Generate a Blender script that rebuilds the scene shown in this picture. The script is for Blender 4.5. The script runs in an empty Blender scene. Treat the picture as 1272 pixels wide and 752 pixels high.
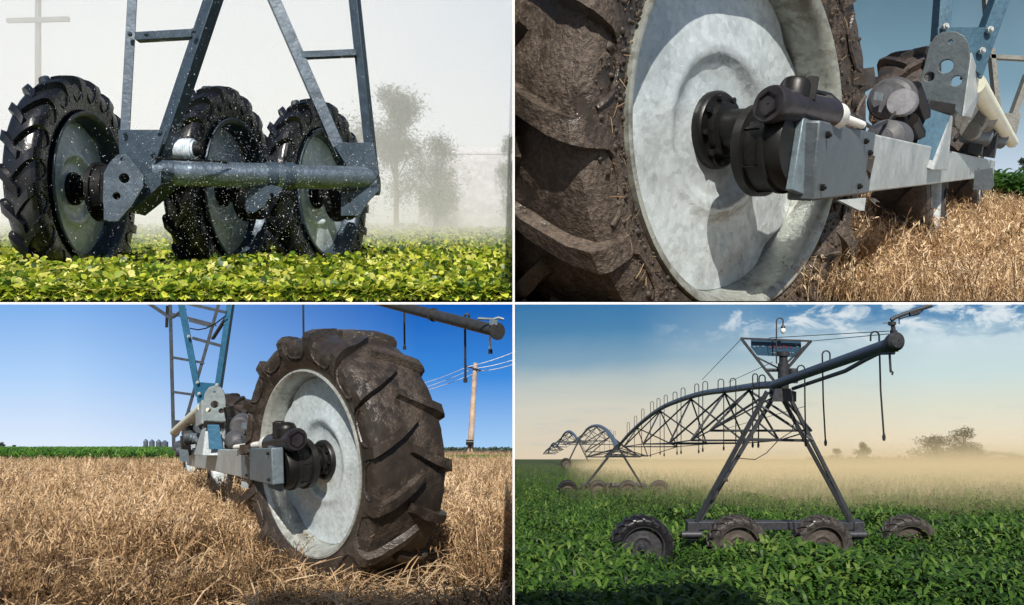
import bpy, bmesh, math, random
import numpy as np
from mathutils import Vector, Matrix, noise

random.seed(7)
RNG = np.random.default_rng(11)
F = 900.0            # focal length in photo pixels
CX, CY = 638.0, 377.0
EXPO = 0.35
EM = 2.0 ** -EXPO
SC = bpy.context.scene
COL = SC.collection
V = Vector


def P(px, py, Y):
    return V(((px - CX) / F * Y, Y, (CY - py) / F * Y))


def L(px, Y):        # length of px pixels at distance Y
    return px * Y / F


def lin(r, g, b):
    f = lambda c: (c / 255 / 12.92) if c / 255 <= 0.04045 else ((c / 255 + 0.055) / 1.055) ** 2.4
    return (f(r), f(g), f(b), 1.0)


# ------------------------------------------------------------------ materials
class NT:
    def __init__(self, name):
        self.m = bpy.data.materials.new(name)
        self.m.use_nodes = True
        self.t = self.m.node_tree
        self.t.nodes.clear()
        self.out = self.n('ShaderNodeOutputMaterial')

    def n(self, kind, **kw):
        nd = self.t.nodes.new(kind)
        for k, v in kw.items():
            if k.startswith('i_'):
                nd.inputs[k[2:].replace('_', ' ')].default_value = v
            else:
                setattr(nd, k, v)
        return nd

    def l(self, a, b):
        self.t.links.new(a, b)

    def ramp(self, fac, stops, interp='LINEAR'):
        r = self.n('ShaderNodeValToRGB')
        r.color_ramp.interpolation = interp
        el = r.color_ramp.elements
        while len(el) < len(stops):
            el.new(0.5)
        for e, (p, c) in zip(el, stops):
            e.position = p
            e.color = c if len(c) == 4 else (*c, 1)
        self.l(fac, r.inputs['Fac'])
        return r.outputs['Color']

    def math(self, op, a, b=None, clamp=False):
        m = self.n('ShaderNodeMath', operation=op, use_clamp=clamp)
        for i, x in enumerate((a, b)):
            if x is None:
                continue
            if isinstance(x, (int, float)):
                m.inputs[i].default_value = x
            else:
                self.l(x, m.inputs[i])
        return m.outputs[0]

    def noise(self, scale, detail=4, rough=0.55, vec=None, dist=0.0):
        nd = self.n('ShaderNodeTexNoise')
        nd.inputs['Scale'].default_value = scale
        nd.inputs['Detail'].default_value = detail
        nd.inputs['Roughness'].default_value = rough
        nd.inputs['Distortion'].default_value = dist
        if vec is None:
            vec = self.obj()
        self.l(vec, nd.inputs['Vector'])
        return nd.outputs['Fac']

    def obj(self):
        if not hasattr(self, '_tc'):
            self._tc = self.n('ShaderNodeTexCoord')
        return self._tc.outputs['Object']

    def mix(self, fac, a, b, mode='MIX'):
        m = self.n('ShaderNodeMix', data_type='RGBA', blend_type=mode)
        for sock, x in ((m.inputs[0], fac), (m.inputs[6], a), (m.inputs[7], b)):
            if isinstance(x, (int, float)):
                sock.default_value = x
            elif isinstance(x, tuple):
                sock.default_value = x if len(x) == 4 else (*x, 1)
            else:
                self.l(x, sock)
        return m.outputs[2]

    def principled(self, color, rough=0.6, metal=0.0, bump=None, bump_s=0.3, bump_d=0.02, spec=0.5):
        p = self.n('ShaderNodeBsdfPrincipled')
        for sock, x in (('Base Color', color), ('Roughness', rough), ('Metallic', metal)):
            if isinstance(x, (int, float)):
                p.inputs[sock].default_value = x
            elif isinstance(x, tuple):
                p.inputs[sock].default_value = x if len(x) == 4 else (*x, 1)
            else:
                self.l(x, p.inputs[sock])
        p.inputs['Specular IOR Level'].default_value = spec
        if bump is not None:
            b = self.n('ShaderNodeBump')
            b.inputs['Strength'].default_value = bump_s
            b.inputs['Distance'].default_value = bump_d
            self.l(bump, b.inputs['Height'])
            self.l(b.outputs[0], p.inputs['Normal'])
        self.l(p.outputs[0], self.out.inputs['Surface'])
        return p


def galv(name, k, base=(0.5, 0.54, 0.56), dark=0.6, metal=0.35, rough=0.42, stain=0.0):
    """galvanised steel; k = size of one metre in scene units"""
    t = NT(name)
    vo = t.n('ShaderNodeTexVoronoi', feature='F1')
    vo.inputs['Scale'].default_value = 55 / k
    t.l(t.obj(), vo.inputs['Vector'])
    sep = t.n('ShaderNodeSeparateColor')
    t.l(vo.outputs['Color'], sep.inputs[0])
    cl = t.noise(5 / k, 5, 0.6, dist=0.6)
    f = t.math('ADD', t.math('MULTIPLY', sep.outputs[0], 0.24), t.math('MULTIPLY', cl, 0.85))
    d = tuple(c * dark for c in base)
    c = t.ramp(f, [(0.25, d), (0.62, base), (0.8, tuple(min(.85, x * 1.18) for x in base))])
    if stain:
        st = t.ramp(t.noise(11 / k, 8, 0.7), [(0.52, (0, 0, 0)), (0.62, (1, 1, 1))])
        c = t.mix(t.math('MULTIPLY', st, stain), c, (0.09, 0.065, 0.045))
    r = t.math('ADD', t.math('MULTIPLY', f, 0.3), rough - 0.15)
    t.principled(c, r, metal, t.noise(9 / k, 6, 0.6), 0.25, 0.03 * k)
    return t.m


def rubber(name, k, mud=0.0, base=(0.014, 0.014, 0.016), mudc=(0.115, 0.078, 0.052), rough=0.5):
    """moulded rubber, smooth and slightly shiny, with thick rough mud where the blotch mask says so"""
    t = NT(name)
    n1 = t.noise(3.2 / k, 6, 0.6, dist=0.5)
    n2 = t.noise(16 / k, 5, 0.6)
    n3 = t.noise(85 / k, 4, 0.65)
    f = t.math('ADD', t.math('MULTIPLY', n1, 0.62), t.math('MULTIPLY', n2, 0.4))
    lo = 0.60 - 0.16 * mud
    fac = t.ramp(f, [(lo, (0, 0, 0)), (lo + 0.10, (1, 1, 1))])
    film = t.ramp(n2, [(0.3, (0, 0, 0)), (0.75, (1, 1, 1))])
    mud1 = t.mix(t.ramp(n3, [(0.38, (0, 0, 0)), (0.66, (1, 1, 1))]), tuple(c * 0.45 for c in mudc), tuple(c * 1.3 for c in mudc))
    wet = t.mix(t.math('MULTIPLY', film, min(.8, mud)), base, tuple(c * 0.75 for c in mudc))
    c = t.mix(t.math('MULTIPLY', fac, min(1.0, 0.1 + mud)), wet, mud1)
    sm = t.math('ADD', t.math('MULTIPLY', n3, 0.22), rough - 0.2)
    rr = t.math('ADD', sm, t.math('MULTIPLY', t.math('MULTIPLY', fac, mud), 0.32))
    h = t.math('ADD', t.math('MULTIPLY', n2, 0.25), t.math('MULTIPLY', t.math('MULTIPLY', fac, n3), 0.75))
    t.principled(c, rr, 0.0, h, 0.2 + 0.4 * mud, 0.022 * k, 0.55)
    return t.m


def plain(name, k, col, rough=0.5, metal=0.0, var=0.35, scale=14, bump=0.2, spec=0.5):
    t = NT(name)
    n = t.noise(scale / k, 6, 0.65)
    c = t.ramp(n, [(0.3, tuple(x * (1 - var) for x in col)), (0.7, tuple(min(1, x * (1 + var)) for x in col))])
    r = t.math('ADD', t.math('MULTIPLY', n, 0.3), rough - 0.15)
    t.principled(c, r, metal, n, bump, 0.02 * k, spec)
    return t.m


def leafy(name, cols, trans=0.35, rough=0.45, tcol=None, spec=0.4):
    t = NT(name)
    at = t.n('ShaderNodeAttribute', attribute_name='rnd')
    n = len(cols)
    c = t.ramp(at.outputs['Fac'], [(i / (n - 1), cols[i]) for i in range(n)])
    p = t.principled(c, rough, 0.0, spec=spec)
    tr = t.n('ShaderNodeBsdfTranslucent')
    if tcol is None:
        t.l(c, tr.inputs['Color'])
    else:
        t.l(t.mix(1.0, c, tcol, 'MULTIPLY'), tr.inputs['Color'])
    mx = t.n('ShaderNodeMixShader')
    mx.inputs[0].default_value = trans
    t.l(p.outputs[0], mx.inputs[1])
    t.l(tr.outputs[0], mx.inputs[2])
    t.l(mx.outputs[0], t.out.inputs['Surface'])
    return t.m


def soil(name, k, a, b, bump=0.6):
    t = NT(name)
    n = t.noise(3 / k, 8, 0.7)
    t.principled(t.ramp(n, [(0.3, a), (0.7, b)]), 0.9, 0, n, bump, 0.05 * k, 0.2)
    return t.m


# ------------------------------------------------------------------ mesh tools
def unit(v):
    return v.normalized()


class MB:
    def __init__(self):
        self.v, self.f = [], []

    def add(self, vs, fs):
        o = len(self.v)
        self.v += [tuple(x) for x in vs]
        self.f += [tuple(i + o for i in f) for f in fs]
        return self

    def box(self, c, ax, ay, az):
        """c centre, ax ay az half-extent vectors"""
        vs = [c + ax * i + ay * j + az * k for k in (-1, 1) for j in (-1, 1) for i in (-1, 1)]
        return self.add(vs, [(0, 2, 3, 1), (4, 5, 7, 6), (0, 1, 5, 4), (2, 6, 7, 3), (0, 4, 6, 2), (1, 3, 7, 5)])

    def bar(self, p, q, w, h, side=V((1, 0, 0))):
        d = unit(q - p)
        s = side - d * side.dot(d)
        s = unit(s) if s.length > 1e-6 else unit(d.orthogonal())
        u = d.cross(s)
        return self.box((p + q) / 2, d * ((q - p).length / 2), s * (w / 2), u * (h / 2))

    def angle(self, p, q, w, t, s1, s2):
        """L-profile bar: flange of width w along s1, the other along s2"""
        d = unit(q - p)
        a = unit(s1 - d * s1.dot(d))
        b = s2 - d * s2.dot(d)
        b = unit(b - a * b.dot(a))
        m, hl = (p + q) / 2, d * ((q - p).length / 2)
        self.box(m, hl, a * (w / 2), b * (t / 2))
        return self.box(m - a * (w / 2 - t / 2) + b * (w / 2 + t / 2 - t * .02), hl, a * (t / 2), b * (w / 2))

    def tube(self, pts, r, n=8, caps=True):
        pts = [V(p) for p in pts]
        rs = r if isinstance(r, (list, tuple)) else [r] * len(pts)
        rings = []
        d0 = unit(pts[1] - pts[0])
        s = unit(d0.orthogonal())
        for i, p in enumerate(pts):
            d = unit(pts[min(i + 1, len(pts) - 1)] - pts[max(i - 1, 0)])
            s = unit(s - d * s.dot(d))
            u = d.cross(s)
            rings.append([p + (s * math.cos(2 * math.pi * k / n) + u * math.sin(2 * math.pi * k / n)) * rs[i] for k in range(n)])
        vs = [x for ring in rings for x in ring]
        fs = []
        for i in range(len(pts) - 1):
            for k in range(n):
                a, b = i * n + k, i * n + (k + 1) % n
                fs.append((a, b, b + n, a + n))
        if caps:
            fs.append(tuple(range(n))[::-1])
            fs.append(tuple((len(pts) - 1) * n + k for k in range(n)))
        return self.add(vs, fs)

    def lathe(self, prof, C, a, b, c, n=48, disp=None, closed=False, rmod=None):
        """prof: (x along a, radius)"""
        vs, fs = [], []
        m = len(prof)
        for k in range(n):
            th = 2 * math.pi * k / n
            e = b * math.cos(th) + c * math.sin(th)
            for i, (x, r) in enumerate(prof):
                if rmod:
                    r = rmod(i, th, r)
                if disp:
                    dx, dr = disp(x, r, th)
                    vs.append(C + a * (x + dx) + e * (r + dr))
                else:
                    vs.append(C + a * x + e * r)
        for k in range(n):
            for i in range(m if closed else m - 1):
                p0, p1 = k * m + i, k * m + (i + 1) % m
                q0, q1 = ((k + 1) % n) * m + i, ((k + 1) % n) * m + (i + 1) % m
                fs.append((p0, p1, q1, q0))
        return self.add(vs, fs)

    def cyl(self, p, q, r, n=20, r2=None):
        return self.tube([p, q], [r, r if r2 is None else r2], n)

    def sphere(self, c, r, n=10, sz=1.0, jit=0.0):
        prof = []
        vs, fs = [], []
        for i in range(n // 2 + 1):
            ph = math.pi * i / (n // 2)
            for k in range(n):
                th = 2 * math.pi * k / n
                rr = r * (1 + jit * (random.random() - .5))
                vs.append(c + V((rr * math.sin(ph) * math.cos(th), rr * math.sin(ph) * math.sin(th), rr * sz * math.cos(ph))))
        for i in range(n // 2):
            for k in range(n):
                a, b = i * n + k, i * n + (k + 1) % n
                fs.append((a, b, b + n, a + n))
        return self.add(vs, fs)

    def build(self, name, mat, parent=None, bevel=0.0, smooth=True, cut=None, ang=35):
        me = bpy.data.meshes.new(name)
        me.from_pydata(self.v, [], self.f)
        bm = bmesh.new()
        bm.from_mesh(me)
        bmesh.ops.remove_doubles(bm, verts=bm.verts, dist=1e-7)
        bmesh.ops.recalc_face_normals(bm, faces=bm.faces)
        if cut:
            for co, no in cut:
                bmesh.ops.bisect_plane(bm, geom=list(bm.verts) + list(bm.edges) + list(bm.faces), plane_co=co, plane_no=no, clear_inner=True)
        bm.to_mesh(me)
        bm.free()
        if smooth:
            me.shade_smooth()
            me.set_sharp_from_angle(angle=math.radians(ang))
        me.materials.append(mat)
        o = bpy.data.objects.new(name, me)
        COL.objects.link(o)
        if parent is not None:
            adopt(o, parent)
        if bevel:
            md = o.modifiers.new('bevel', 'BEVEL')
            md.width = bevel
            md.segments = 2
            md.limit_method = 'ANGLE'
        return o


def adopt(o, parent):
    o.parent = parent
    off = V((0, 0, 0))
    q = parent
    while q is not None:
        off += q.location
        q = q.parent
    o.location = o.location - off


def empty(name, loc, parent=None):
    o = bpy.data.objects.new(name, None)
    o.empty_display_size = 0.1
    o.location = loc
    COL.objects.link(o)
    if parent is not None:
        adopt(o, parent)
    return o


def tag(o, label=None, cat=None, group=None, kind=None):
    if label: o['label'] = label
    if cat: o['category'] = cat
    if group: o['group'] = group
    if kind: o['kind'] = kind
    return o


def plate(name, pts, P0, N, t, mat, parent, holes=(), bev=0.0):
    """flat steel plate: outline given as photo points met with the plane (P0, N); real holes"""
    N = unit(N)
    ez = V((0, 0, 1))
    e2 = unit(ez - N * ez.dot(N))
    e1 = e2.cross(N)

    def hit(px, py):
        d = V(((px - CX) / F, 1, (CY - py) / F))
        return d * (P0.dot(N) / d.dot(N))
    cu = bpy.data.curves.new(name, 'CURVE')
    cu.dimensions = '2D'
    cu.fill_mode = 'BOTH'
    cu.extrude = t / 2
    cu.bevel_depth = bev

    def spline(q):
        s = cu.splines.new('POLY')
        s.points.add(len(q) - 1)
        for sp, (x, y) in zip(s.points, q):
            sp.co = (x, y, 0, 1)
        s.use_cyclic_u = True
    q = [hit(*p) - P0 for p in pts]
    spline([(x.dot(e1), x.dot(e2)) for x in q])
    for hx, hy, hr in holes:
        c = hit(hx, hy)
        r = hr * c.y / F
        c = c - P0
        spline([(c.dot(e1) + r * math.cos(a * math.pi / 10), c.dot(e2) + r * math.sin(a * math.pi / 10)) for a in range(20)])
    tmp = bpy.data.objects.new('tmp', cu)
    COL.objects.link(tmp)
    dg = bpy.context.evaluated_depsgraph_get()
    me = bpy.data.meshes.new_from_object(tmp.evaluated_get(dg))
    bpy.data.objects.remove(tmp)
    M = Matrix((e1, e2, N)).transposed().to_4x4()
    M.translation = P0
    me.transform(M)
    me.name = name
    me.materials.clear()
    me.materials.append(mat)
    o = bpy.data.objects.new(name, me)
    COL.objects.link(o)
    if parent is not None:
        adopt(o, parent)
    return o


def scatter(name, mat, protos, pos, rot, scl, rnd, parent=None, xmax=None, xmin=None):
    """one mesh from many copies of small prototypes; rot (N,3,3), scl (N,) or (N,3)"""
    pid = RNG.integers(0, len(protos), len(pos))
    VV, FF, RR = [], [], []
    off = 0
    scl = np.asarray(scl)
    if scl.ndim == 1:
        scl = np.repeat(scl[:, None], 3, 1)
    for k, (pv, pf) in enumerate(protos):
        ix = np.where(pid == k)[0]
        if len(ix) == 0:
            continue
        pv, pf = np.asarray(pv, float), np.asarray(pf, int)
        w = np.einsum('nij,nvj->nvi', rot[ix], pv[None] * scl[ix][:, None, :]) + pos[ix][:, None, :]
        VV.append(w.reshape(-1, 3))
        FF.append((pf[None] + (np.arange(len(ix)) * len(pv))[:, None, None] + off).reshape(-1, 4))
        RR.append(np.repeat(rnd[ix], len(pv)))
        off += len(ix) * len(pv)
    VV, FF, RR = np.concatenate(VV), np.concatenate(FF), np.concatenate(RR)
    if xmax is not None:
        VV[:, 0] = np.minimum(VV[:, 0], xmax)
    if xmin is not None:
        VV[:, 0] = np.maximum(VV[:, 0], xmin)
    me = bpy.data.meshes.new(name)
    me.vertices.add(len(VV))
    me.vertices.foreach_set('co', VV.astype(np.float32).ravel())
    me.loops.add(FF.size)
    me.loops.foreach_set('vertex_index', FF.astype(np.int32).ravel())
    me.polygons.add(len(FF))
    me.polygons.foreach_set('loop_start', (np.arange(len(FF)) * 4).astype(np.int32))
    a = me.attributes.new('rnd', 'FLOAT', 'POINT')
    a.data.foreach_set('value', RR.astype(np.float32))
    me.update(calc_edges=True)
    me.validate()
    me.materials.append(mat)
    o = bpy.data.objects.new(name, me)
    COL.objects.link(o)
    if parent is not None:
        adopt(o, parent)
    return o


def rots(n, tilt, bias=None):
    yaw = RNG.uniform(0, 2 * np.pi, n)
    tx = RNG.normal(0, 1, n) * tilt
    cy, sy, ct, st = np.cos(yaw), np.sin(yaw), np.cos(tx), np.sin(tx)
    R = np.zeros((n, 3, 3))
    R[:, 0, 0], R[:, 0, 1], R[:, 0, 2] = cy, -sy * ct, sy * st
    R[:, 1, 0], R[:, 1, 1], R[:, 1, 2] = sy, cy * ct, -cy * st
    R[:, 2, 1], R[:, 2, 2] = st, ct
    return R


# ------------------------------------------------------------------ wheel
CARC = [(.165, .665), (.186, .71), (.200, .765), (.206, .82), (.206, .88), (.192, .922), (.15, .94), (.07, .95), (0, .952)]
CARC = CARC + [(-x, r) for x, r in CARC[-2::-1]]


def side_x(r):
    pr = CARC[:6]
    for (x0, r0), (x1, r1) in zip(pr, pr[1:]):
        if r0 <= r <= r1:
            return x0 + (x1 - x0) * (r - r0) / (r1 - r0)
    return .17


LUG = [  # base (x,r), top (x,r), angle, half width base, half width top
    ((.190, .775), (.204, .785), -.050, .050, .038),
    ((.185, .84), (.222, .850), -.030, .060, .040),
    ((.17, .87), (.222, .94), -.012, .064, .042),
    ((.15, .885), (.206, .976), .005, .064, .040),
    ((.12, .905), (.15, .997), .050, .060, .036),
    ((.08, .92), (.09, 1.0), .105, .056, .034),
    ((.03, .93), (.03, 1.0), .170, .052, .033),
    ((-.035, .93), (-.03, .995), .245, .046, .030)]


def make_wheel(thing, C, n, u, R, mats, nl=18, seg=96, chir=1, mud=0.0, cut=None, phase=0.0, sides=(1, -1), simple=False, wf=1.0, da=None, wr=None, lug=1.0, lw=1.0):
    n = unit(n)
    u = unit(u - n * u.dot(n))
    d = u.cross(n)
    w = empty('wheel', C - u * R, thing)
    if da is None:
        da = -.02
    if wr is None:
        wr = wf
    so = random.random() * 100

    def nz(p, s):
        return noise.noise(V(p) * s + V((so, so, so)))

    def disp(x, r, th):
        if mud <= 0:
            return 0, 0
        q = (x, r * math.cos(th), r * math.sin(th))
        k = max(0, min(1, (r - .68) / .05))
        a = (nz(q, 9) * .5 + nz(q, 24) * .35) * .018 * mud * k
        return (a if x > 0 else -a) * (1 if abs(x) > .15 else 0), a
    m = MB()
    fine = []
    for (x0, r0), (x1, r1) in zip(CARC, CARC[1:]):
        for j in range(1 if simple else 3):
            t = j / (1 if simple else 3)
            fine.append((x0 + (x1 - x0) * t, r0 + (r1 - r0) * t))
    fine.append(CARC[-1])
    m.lathe([(x * R * wf, r * R) for x, r in fine], C, n, d, u, seg, (lambda x, r, th: tuple(R * q for q in disp(x / R, r / R, th))) if mud else None)
    p = 2 * math.pi / nl

    def pt(x, r, th):
        if mud:
            q = (x, r * math.cos(th), r * math.sin(th))
            a = (nz(q, 8) * .5 + nz(q, 19) * .5 + nz(q, 41) * .3) * .02 * mud
            r += a
            x += a * .6
            th += nz(q, 14) * .012 * mud
        return C + n * (x * R * wf) + (d * math.cos(th) + u * math.sin(th)) * (r * R)
    for s in sides:
        for i in range(nl):
            th0 = phase + p * (i + (0 if s > 0 else .5))
            vs, fs = [], []
            st = LUG if simple else []
            if not simple:
                for A, B in zip(LUG, LUG[1:]):
                    for j in range(2):
                        t = j / 2
                        mixp = lambda a, b: tuple(x + (y - x) * t for x, y in zip(a, b)) if isinstance(a, tuple) else a + (b - a) * t
                        st.append(tuple(mixp(a, b) for a, b in zip(A, B)))
                st.append(LUG[-1])
            jit = [random.uniform(-.008, .008) * (1 + mud) for _ in range(2)]
            for (bx, br), (tx, tr), th, wb, wt in st:
                wb, wt = wb * lw, wt * lw
                t0 = th0 + chir * th * lug + jit[0] * (.226 - tx)
                mt = (wb + wt) / 2 * .55 + wt * .45
                mx, mr = bx + (tx - bx) * .6, br + (tr - br) * .6
                vs += [pt(s * bx, br, t0 - wb), pt(s * mx, mr, t0 - mt), pt(s * tx, tr, t0 - wt),
                       pt(s * tx, tr, t0 + wt), pt(s * mx, mr, t0 + mt), pt(s * bx, br, t0 + wb)]
            for k in range(len(st) - 1):
                for j in range(5):
                    a = k * 6 + j
                    fs.append((a, a + 1, a + 7, a + 6))
            e = (len(st) - 1) * 6
            fs += [(0, 1, 2, 3, 4, 5)[::-1], tuple(e + j for j in range(6))]
            m.add(vs, fs)
            if not simple and s > 0:
                pl = [(.055, .865), (.075, .825), (.11, .795), (p * .5, .783), (p - .12, .795), (p - .085, .825), (p - .055, .865)]
                m.tube([pt(s * (side_x(r) + .004), r, th0 - .02 + q) for q, r in pl], .0095 * R, 6)
    tyre = m.build('tyre', mats['tyre'], w, cut=cut, ang=28)
    rim = MB()
    half = [(0, .620), (.05, .620), (.075, .627), (.105, .636), (.14, .643), (.160, .652), (.176, .668), (.184, .684), (.182, .698), (.168, .70)]
    prof = [(-x, r) for x, r in half[:0:-1]] + half
    rim.lathe([(x * R * wr, r * R) for x, r in prof], C, n, d, u, seg)
    rim.build('rim', mats['rim'], w, cut=cut, ang=50)
    D = MB()
    rr = [.626, .60, .55, .50, .46, .42, .38, .345, .32, .30, .28, .26, .235, .21, .17, .12, .06, .003]

    def dx(r):
        base = da + .02 * (1 - r / .6)
        ring = .016 * math.exp(-((r - .305) / .035) ** 2)
        dish = -.03 / (1 + math.exp((r - .27) / .015))
        return base + ring + dish

    def rmod(i, th, r):
        if i < 4:
            sc = max(0, math.cos(4 * (th - .9))) ** 6
            return r - R * sc * (.03, .02, .01, .005)[i]
        return r

    def dd(x, r, th):
        q = (r / R * math.cos(th) * 1.0, r / R * math.sin(th), 0)
        k = max(0.0, min(1, (r / R - .1) / .2))
        lob = .010 * math.cos(th - 1.1) * math.exp(-((r / R - .33) / .09) ** 2)
        return R * (k * nz(q, 5) * .006 + k * nz(q, 13) * .003 + lob), 0
    D.lathe([(dx(r) * R, r * R) for r in rr], C, n, d, u, seg, None if simple else dd, rmod=None if simple else rmod)
    D.build('wheel_disc', mats['disc'], w, cut=cut, ang=60)
    H = MB()
    H.lathe([(x * R, r * R) for x, r in [(da - .03, .15), (da + .01, .15), (da + .022, .14), (da + .025, .105), (da + .05, .10), (da + .055, .075), (da + .15, .07), (da + .15, .002)]], C, n, d, u, 32)
    if not simple:
        for k in range(9):
            th = 2 * math.pi * k / 9
            c = C + (d * math.cos(th) + u * math.sin(th)) * .122 * R
            H.cyl(c + n * da * R, c + n * (da + .042) * R, .012 * R, 6)
    H.build('hub', mats['hub'], w, ang=40)
    return w


def gearbox(thing, C, n, u, R, a0, a1, r, mat):
    """dark cast drum on the axle from a0 to a1 (in R) with flange rings and ribs"""
    n = unit(n)
    u = unit(u - n * u.dot(n))
    d = u.cross(n)
    g = MB()
    l = a1 - a0
    prof = [(a0 - .02, .01), (a0 - .02, r * .5), (a0, r * .62), (a0 + l * .06, r * .86), (a0 + l * .07, r * 1.0), (a0 + l * .26, r * 1.0), (a0 + l * .28, r * .91), (a0 + l * .60, r * .90), (a0 + l * .62, r * .95), (a0 + l * .70, r * .95), (a0 + l * .72, r * .88), (a0 + l * .88, r * .87), (a1, r * .80), (a1, .01)]
    g.lathe([(x * R, q * R) for x, q in prof], C, n, d, u, 56)
    for k in range(7):
        th = 2 * math.pi * k / 7 + .2
        e = d * math.cos(th) + u * math.sin(th)
        g.bar(C + n * ((a0 + l * .27) * R) + e * (r * .905 * R), C + n * ((a0 + l * .61) * R) + e * (r * .895 * R), .006 * R, .014 * R, e.cross(n))
        g.cyl(C + n * ((a0 + l * .02) * R) + e * (r * .80 * R), C + n * ((a0 + l * .08) * R) + e * (r * .80 * R), .010 * R, 6)
    o = g.build('gearbox', mat, thing, ang=30)
    return o


def bolts(lst, N, r, mat, parent):
    N = unit(N)
    for c in lst:
        m = MB()
        m.cyl(c, c + N * r * 1.1, r, 6)
        m.cyl(c + N * r * 1.1, c + N * r * 1.6, r * .55, 8)
        m.build('bolt', mat, parent)


# ------------------------------------------------------------------ camera, light, world
cam = bpy.data.cameras.new('camera')
cam.sensor_width = 36
cam.lens = F / 1272 * 36
cam.shift_x = -2 / 1272
cam.shift_y = 1 / 1272
cam.clip_start = 0.05
cam.clip_end = 20000
co = bpy.data.objects.new('camera', cam)
co.rotation_euler = (math.radians(90), 0, 0)
COL.objects.link(co)
SC.camera = co

ELEV, AZ = math.radians(44), math.radians(2.5)
sdir = V((math.sin(AZ) * math.cos(ELEV), -math.cos(AZ) * math.cos(ELEV), math.sin(ELEV)))
sl = bpy.data.lights.new('sun', 'SUN')
sl.energy = 4.9
sl.angle = math.radians(0.5)
sl.color = (1.0, 0.94, 0.85)
so = bpy.data.objects.new('sun', sl)
so.rotation_euler = sdir.to_track_quat('Z', 'Y').to_euler()
COL.objects.link(so)

W = bpy.data.worlds.new('World')
SC.world = W
W.use_nodes = True
bg = W.node_tree.nodes['Background']
sk = W.node_tree.nodes.new('ShaderNodeTexSky')
sk.sky_type = 'NISHITA'
sk.sun_disc = False
sk.sun_elevation = ELEV
sk.sun_rotation = math.radians(180) - AZ
W.node_tree.links.new(sk.outputs[0], bg.inputs[0])
bg.inputs[1].default_value = 0.065
vs_ = SC.view_settings
vs_.view_transform = 'Standard'
vs_.look = 'None'
vs_.exposure = EXPO
vs_.gamma = 1
SC.cycles.use_denoising = True
SC.cycles.max_bounces = 8
SC.cycles.transparent_max_bounces = 8
SC.cycles.volume_bounces = 3
SC.cycles.caustics_reflective = False
SC.cycles.caustics_refractive = False

# ------------------------------------------------------------------ added four-bay stand; board edges stand in for the gutters between views
SH0, SH1 = 1.2, 12.0
white = plain('white_board', 1, (0.8, 0.8, 0.8), 0.6, var=.03)
th = 2.6 * SH0 / F
m = MB()
m.box(V((0, (SH0 + SH1 + .3) / 2, 0)), V((9.6, 0, 0)), V((0, (SH1 + .3 - SH0) / 2, 0)), V((0, 0, th / 2)))
tag(m.build('gutter_shelf', white), 'added thin white board for the gutter under the two upper fields', kind='structure')
m = MB()
hw = 1.3 * SH0 / F


def wall(y0, y1, s):
    e = th / 2 + 0.0004
    vs = []
    for x in (-hw, hw):
        vs += [V((x, y0, s * e)), V((x, y1, s * e)), V((x, y1, s * .44 * y1)), V((x, y0, s * .44 * y0))]
    return MB().add(vs, [(0, 1, 2, 3), (4, 7, 6, 5), (0, 4, 5, 1), (1, 5, 6, 2), (2, 6, 7, 3), (3, 7, 4, 0)])


tag(wall(SH0, SH1, 1).build('gutter_board', white), 'added thin white upright board for the gutter between the two upper fields', kind='structure')
tag(wall(SH0, 60, -1).build('gutter_board', white), 'added thin white upright board for the gutter between the two lower fields', kind='structure')


# ------------------------------------------------------------------ skies (backdrops)
def sky(name, Yb, x0, x1, z0, z1, mat, bend=0.0):
    vs, fs = [], []
    N = 24
    for i in range(N + 1):
        x = x0 + (x1 - x0) * i / N
        vs += [V((x, Yb, z0)), V((x, Yb, z1))]
    for i in range(N):
        fs.append((2 * i, 2 * i + 2, 2 * i + 3, 2 * i + 1))
    vs = [tuple(v) for v in vs]
    me = bpy.data.meshes.new(name)
    me.from_pydata(vs, [], fs)
    me.materials.append(mat)
    o = bpy.data.objects.new(name, me)
    COL.objects.link(o)
    o['kind'] = 'structure'
    return o


def sky_nodes(name, Yb):
    t = NT(name)
    sep = t.n('ShaderNodeSeparateXYZ')
    t.l(t.obj(), sep.inputs[0])
    u = t.math('MULTIPLY', sep.outputs[0], F / Yb)          # across the backdrop
    v = t.math('MULTIPLY', sep.outputs[2], -F / Yb)         # down the backdrop
    return t, u, v


def sky_emit(t, col, k=1.0):
    e = t.n('ShaderNodeEmission')
    e.inputs['Strength'].default_value = EM * k
    if isinstance(col, tuple):
        e.inputs['Color'].default_value = col
    else:
        t.l(col, e.inputs['Color'])
    t.l(e.outputs[0], t.out.inputs['Surface'])
    return t.m


def map01(t, x, a, b):
    m = t.n('ShaderNodeMapRange')
    t.l(x, m.inputs[0])
    m.inputs[1].default_value = a
    m.inputs[2].default_value = b
    m.inputs[3].default_value = 0
    m.inputs[4].default_value = 1
    return m.outputs[0]


# Q1 overcast white
t, u, v = sky_nodes('sky_overcast', SH1)
c = t.ramp(map01(t, v, -377, -90), [(0, lin(226, 233, 239)), (.45, lin(241, 244, 246)), (1, lin(240, 241, 241))])
c2 = t.mix(t.math('MULTIPLY', t.math('MULTIPLY', map01(t, u, -220, 0), map01(t, v, -150, -377)), 1.0, True), c, lin(198, 213, 230))
c2 = t.mix(t.math('MULTIPLY', map01(t, u, -480, -660), .5), c2, lin(214, 220, 226))
m1 = sky_emit(t, c2)
sky('sky', SH1 + .02, -9.3, -.004, .3, 5.2, m1)
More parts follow.
